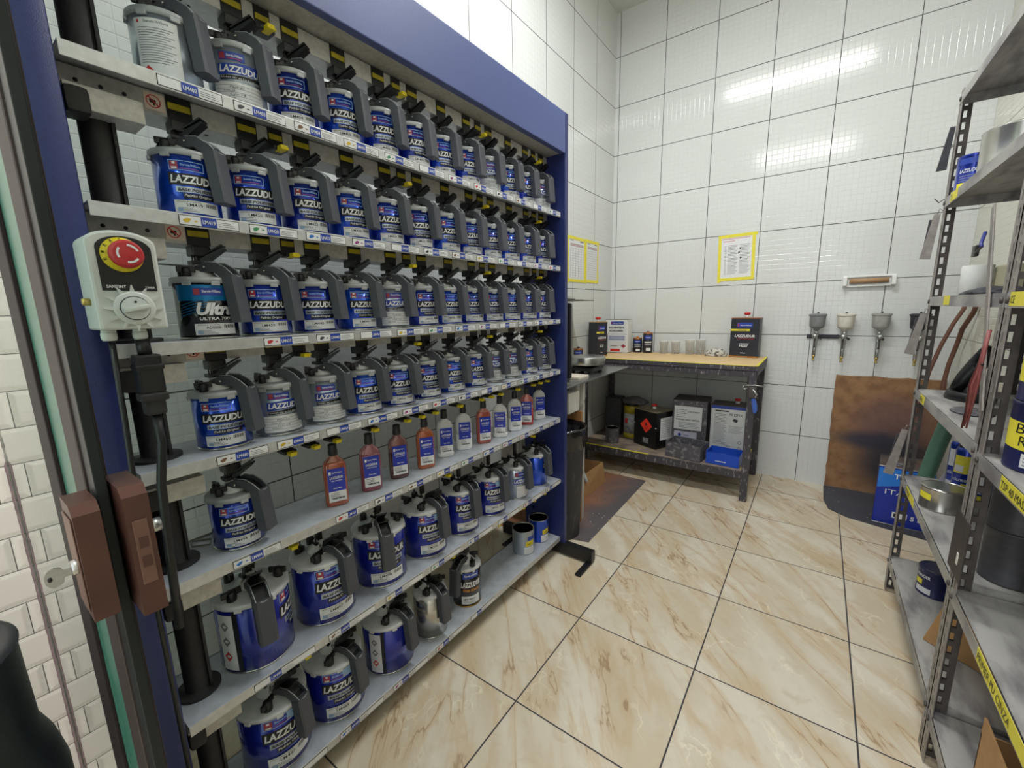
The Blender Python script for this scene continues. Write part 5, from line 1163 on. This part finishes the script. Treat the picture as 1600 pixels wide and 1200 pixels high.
# shelf at 0.545
t = round_can('wide shallow tin can with yellow tape standing near the shelf edge', (1.692, 2.035, .545), .062, .080, tin, lambda m_, a_, b_: m_.bent_rect(a_, R(-150), -.022, .04, .022, .062, tape, .0006, -.1))
def spray(label, loc, hh, band):
    t = root('spray_can', label, 'spray can', loc, 0, 'spray cans on the shelf behind the wide tin')
    r_ = .031; mb = MB().lathe([(.029, 0), (r_, .003), (r_, hh - .03), (.028, hh - .018), (.014, hh - .006), (0, hh - .005)], canblue('metallic_deep_blue_can', (20, 50, 158)), 32)
    az = R(-110); mb.bent_rect(r_, az, -.030, hh * .45, .026, hh * .78, band); mb.bent_rect(r_, az, -.026, hh * .48, .0, hh * .60, white, .0006); mb.bent_text(r_, az, 'COLORGIN', -.028, hh * .30, .05, .010, whitep, .0007, 0, .02); mb.bent_rect(r_, az, -.03, hh * .06, .02, hh * .16, white, .0005); mb.bent_rect(r_, az, .0, hh * .16, .022, hh * .26, tape, .0006)
    mb.build('can_body', t, auto=60); MB().lathe([(.026, hh - .018), (.026, hh + .022), (.023, hh + .026), (0, hh + .026)], black if band is tape else whitepl, 24).build('cap', t)
spray('farthest dark blue spray can behind the wide tin', (1.772, 2.300, .545), .205, whitep)
spray('dark blue spray can with a broad yellow band', (1.772, 2.215, .545), .205, tape)
spray('dark blue spray can standing closest to the slotted post', (1.800, 2.135, .545), .165, whitep)
o = MB().box((0, 0, 0), (.075, .001, .14), M('off_white_cloth', (206, 202, 206), .8, 0, .05, 12), 0, T(1.730, 2.33, .556, ry=R(28), rz=R(12))).build('cloth'); tag(o, 'off-white cloth hanging between the green hose and the spray cans', 'cloth')
o = MB().tube([(1.79, 2.47, .93), (1.765, 2.47, .82), (1.735, 2.46, .66), (1.715, 2.46, .52), (1.730, 2.45, .40), (1.775, 2.43, .28), (1.83, 2.43, .10), (1.84, 2.43, .03)], .028, M('green_hose', (84, 122, 102), .5, 0, .08, 12), 20).build('green_hose'); tag(o, 'thick green hose leaning behind the shelf near the mat', 'hose')
# lowest shelf
round_can('dark blue open can on the lowest shelf near the charcoal mat', (1.735, 2.135, .160), .055, .105, M('dark_navy_can', (34, 38, 84), .35, .2, .12, 14), lambda m_, a_, b_: (m_.bent_text(a_, R(-140), 'WANDER', -.035, .070, .055, .012, whitep, .0007, .1, .02), m_.bent_rect(a_, R(-140), -.035, .040, -.005, .060, tape, .0005), m_.bent_rect(a_, R(-140), -.03, .010, .025, .032, white, .0005)), True, rim=darkin)
o = MB(); o.add(*qd((1.655, 1.80, .162), (1.90, 1.62, .162), (1.90, 1.62, .36), (1.690, 1.76, .36), (0, -.004, 0)), cardb); o = o.build('cardboard_piece'); tag(o, 'brown cardboard piece standing on the lowest shelf behind the double posts', 'cardboard')
t = root('carton', 'open brown carton on the lowest shelf of the near unit', 'box', (1.78, 1.14, .151))
for nm, a, b in (('carton_side', (-.12, -.26, 0), (-.116, .12, .20)), ('carton_side', (.116, -.26, 0), (.12, .12, .16)), ('carton_end', (-.12, -.26, 0), (.12, -.256, .16)), ('carton_end', (-.12, .116, 0), (.12, .12, .16)), ('carton_bottom', (-.12, -.26, 0), (.12, .12, .003))): MB().box(a, b, cardb).build(nm, t)
# stacked cans of the near unit
def art_tape(text, z_):
    def f(mb, r_, h_):
        az = R(-128); mb.bent_rect(r_, az, -.085, h_ * z_, .09, h_ * (z_ + .40), tape, .0008, -.05)
        tt = text.split('|')
        for q, tx in enumerate(tt): mb.bent_text(r_, az, tx, -.050 + .01 * q, h_ * (z_ + (.40 - (q + 1) * .36 / len(tt))), .085, .022 if len(tt) > 1 else .030, ink, .0012, .05, 0)
        mb.bent_rect(r_, az, -.03, h_ * .08, .06, h_ * .28, white, .0005)
        for q in range(3): mb.bent_rect(r_, az, -.025, h_ * (.11 + .05 * q), .045, h_ * (.125 + .05 * q), inkg, .0008)
    return f
dnb = M('dark_navy_can', (34, 38, 84), .35, .2, .12, 14)
gst = 'stacked navy cans with yellow tape on the near unit'
round_can('lower of the two stacked navy cans with yellow tape', (1.728, 1.388, .905), .084, .150, dnb, art_tape('BASE|ROXA', .34), True, gst)
round_can('upper of the two stacked navy cans with yellow tape', (1.730, 1.386, 1.0555), .084, .150, dnb, art_tape('BASE', .30), True, gst)
gdk = 'stacked grimy dark cans behind the double posts'
round_can('lower of the two stacked grimy grey cans', (1.742, 1.575, .545), .055, .145, M('grimy_dark_can', (72, 72, 76), .5, .3, .2, 20, stretch=(1, 1, 3)), None, True, gdk, rim=black)
round_can('upper of the two stacked grimy grey cans', (1.742, 1.575, .6905), .055, .145, M('grimy_dark_can', (72, 72, 76), .5, .3, .2, 20, stretch=(1, 1, 3)), None, True, gdk, rim=black)
round_can('white tub on the shelf beside the yellow CE tape', (1.735, 1.36, 1.290), .060, .110, M('white_tub', (210, 212, 214), .4, 0, .03, 20), None, True, rim=black)
# hanging tools on the far post and double posts
o = MB().prism([(-.008, 0), (.006, 0), (.010, -.10), (.014, -.145), (-.014, -.150)], .012, greyd, Matrix(((1, 0, 0, 1.614), (0, 0, -1, 2.36), (0, 1, 0, 1.905), (0, 0, 0, 1))) @ Matrix.Rotation(R(-6), 4, 'Z')).build('brush'); tag(o, 'dark brush hanging at the top of the far slotted post', 'brush')
def scraper(label, x, z, h, wd, ang, mat):
    t = root('scraper', label, 'scraper', (x, 2.352, z), 0, 'scrapers hanging on the far slotted post')
    Xm = Matrix(((1, 0, 0, 0), (0, 0, -1, 0), (0, 1, 0, 0), (0, 0, 0, 1))) @ Matrix.Rotation(R(ang), 4, 'Z')
    MB().prism([(-wd * .3, 0), (wd * .3, 0), (wd * .5, -h), (-wd * .5, -h)], .003, mat, Xm).build('blade', t)
    MB().prism([(-wd * .55, -h * .12), (wd * .05, -h * .12), (wd * .15, -h * .92), (-wd * .35, -h * .92)], .012, greyd, Xm, z0=-.010).build('blade_guard', t)
    MB().tube([(-.0, -.0, 0), (.004, -.004, .02), (.014, 0, .012)], .0015, steel, 6).build('hook', t)
scraper('pale grey scraper hanging above the spray guns on the far post', 1.607, 1.600, .165, .032, -6, slotm)
scraper('grey folding scraper hanging in front of the dark-cup spray gun', 1.612, 1.225, .165, .032, -9, slotm)
scraper('worn scraper hanging low on the far post above the blue tin', 1.610, .745, .205, .034, -9, slotm)
for z_, lb in ((1.84, 'upper wire hook on the far post'), (1.655, 'lower wire hook on the far post')):
    o = MB().tube([(1.622, 2.36, z_), (1.606, 2.355, z_ - .012), (1.592, 2.35, z_ + .004)], .0018, slotd, 6).build('wire_hook'); tag(o, lb, 'hook', 'wire hooks on the far post')
# hoses hung on the right wall beyond the shelves
hs_ = M('brown_rubber_hose', (108, 72, 58), .5, 0, .15, 12)
o = MB().tube([(1.925, 3.40, 1.29), (1.920, 3.40, 1.226), (1.89, 3.40, 1.149), (1.854, 3.40, 1.022), (1.823, 3.40, .872), (1.808, 3.40, .718), (1.806, 3.40, .60)], .010, hs_, 12).build('hose'); tag(o, 'brown hose curving down the right wall, the left one', 'hose')
o = MB().tube([(1.932, 3.20, 1.29), (1.928, 3.24, 1.21), (1.915, 3.33, 1.12), (1.915, 3.39, 1.031), (1.898, 3.40, .914), (1.890, 3.40, .802), (1.892, 3.40, .66)], .011, hs_, 12).build('hose'); tag(o, 'brown hose curving down the right wall, the right one', 'hose')
# flat bar, red tie bundle and dark plate by the double posts
fb = Vector((0, 1.69 - 1.49, 1.515 - 1.005)).normalized(); o = MB().box((-.002, -.012, 0), (.002, .012, .548), slotm, .001, Matrix.Translation((1.619, 1.49, 1.005)) @ Vector((0, 0, 1)).rotation_difference(fb).to_matrix().to_4x4()).build('flat_bar'); tag(o, 'plain grey flat bar standing upright against the shelf front', 'bar')
t = root('pliers', 'small blue-handled snips clipped on the flat bar', 'pliers', (1.612, 1.66, 1.42))
MB().tube([(0, .03, .03), (-.010, .0, .0), (-.012, -.02, -.01)], .004, M('navy_grip', (44, 50, 120), .5), 8).tube([(-.012, -.02, -.01), (-.01, .05, -.025)], .003, slotd, 8).build('handle', t); MB().box((-.014, .03, -.03), (-.004, .06, .0), black, .003).build('clip', t)
rt = MB(); r_ = random.Random(2); rdm = M('faded_red_ribbon', (138, 74, 72), .5, 0, .18, 30)
for q in range(9):
    y_ = 1.445 + q * .006; rt.tube([(1.604, 1.47, 1.205), (1.600, 1.472 + (q - 4) * .002, 1.13), (1.598 + r_.uniform(-.006, .004), y_ + .03 - q * .004, 1.07), (1.596 + r_.uniform(-.006, .006), y_ + .055 - q * .006, .985 + r_.uniform(-.03, .02))], [.004, .0035, .0035, .002], rdm if q < 6 else M('dark_red_ribbon', (84, 34, 34), .5, 0, .2, 30), 6)
rt.tube([(1.6, 1.456, 1.125), (1.6, 1.49, 1.118)], .0025, black, 6)
o = rt.build('tie_bundle'); tag(o, 'bundle of faded red plastic ties hanging on the double posts', 'ties')
o = MB().box((1.606, 1.36, .60), (1.609, 1.475, .755), M('dark_brown_plate', (58, 52, 50), .5, .3, .2, 20), .001, T(0, 0, 0)).box((1.604, 1.395, .635), (1.606, 1.407, .665), M('light_slot', (206, 200, 190), .6), .001).build('dark_plate'); tag(o, 'dark metal plate with a slot hanging on the double posts', 'plate')
# ------------------------------------------------------------------ ceiling tube lights
for k, yy in enumerate((1.83, -.75)):
    t = root('ceiling_light', ('twin-tube ceiling light over the room' if k == 0 else 'twin-tube ceiling light over the doorway side'), 'ceiling light', (.87, yy, HC), 0, 'ceiling lights')
    MB().box((-.62, -.09, -.045), (.62, .09, 0), M('white_lamp_housing', (226, 226, 224), .4), .004).build('housing', t)
    for sy in (-.045, .045): MB().tube([(-.58, sy, -.062), (.58, sy, -.062)], .013, M('lit_tube', (255, 250, 236), .4, 0, .01, 5, emis=6), 14).build('tube', t)
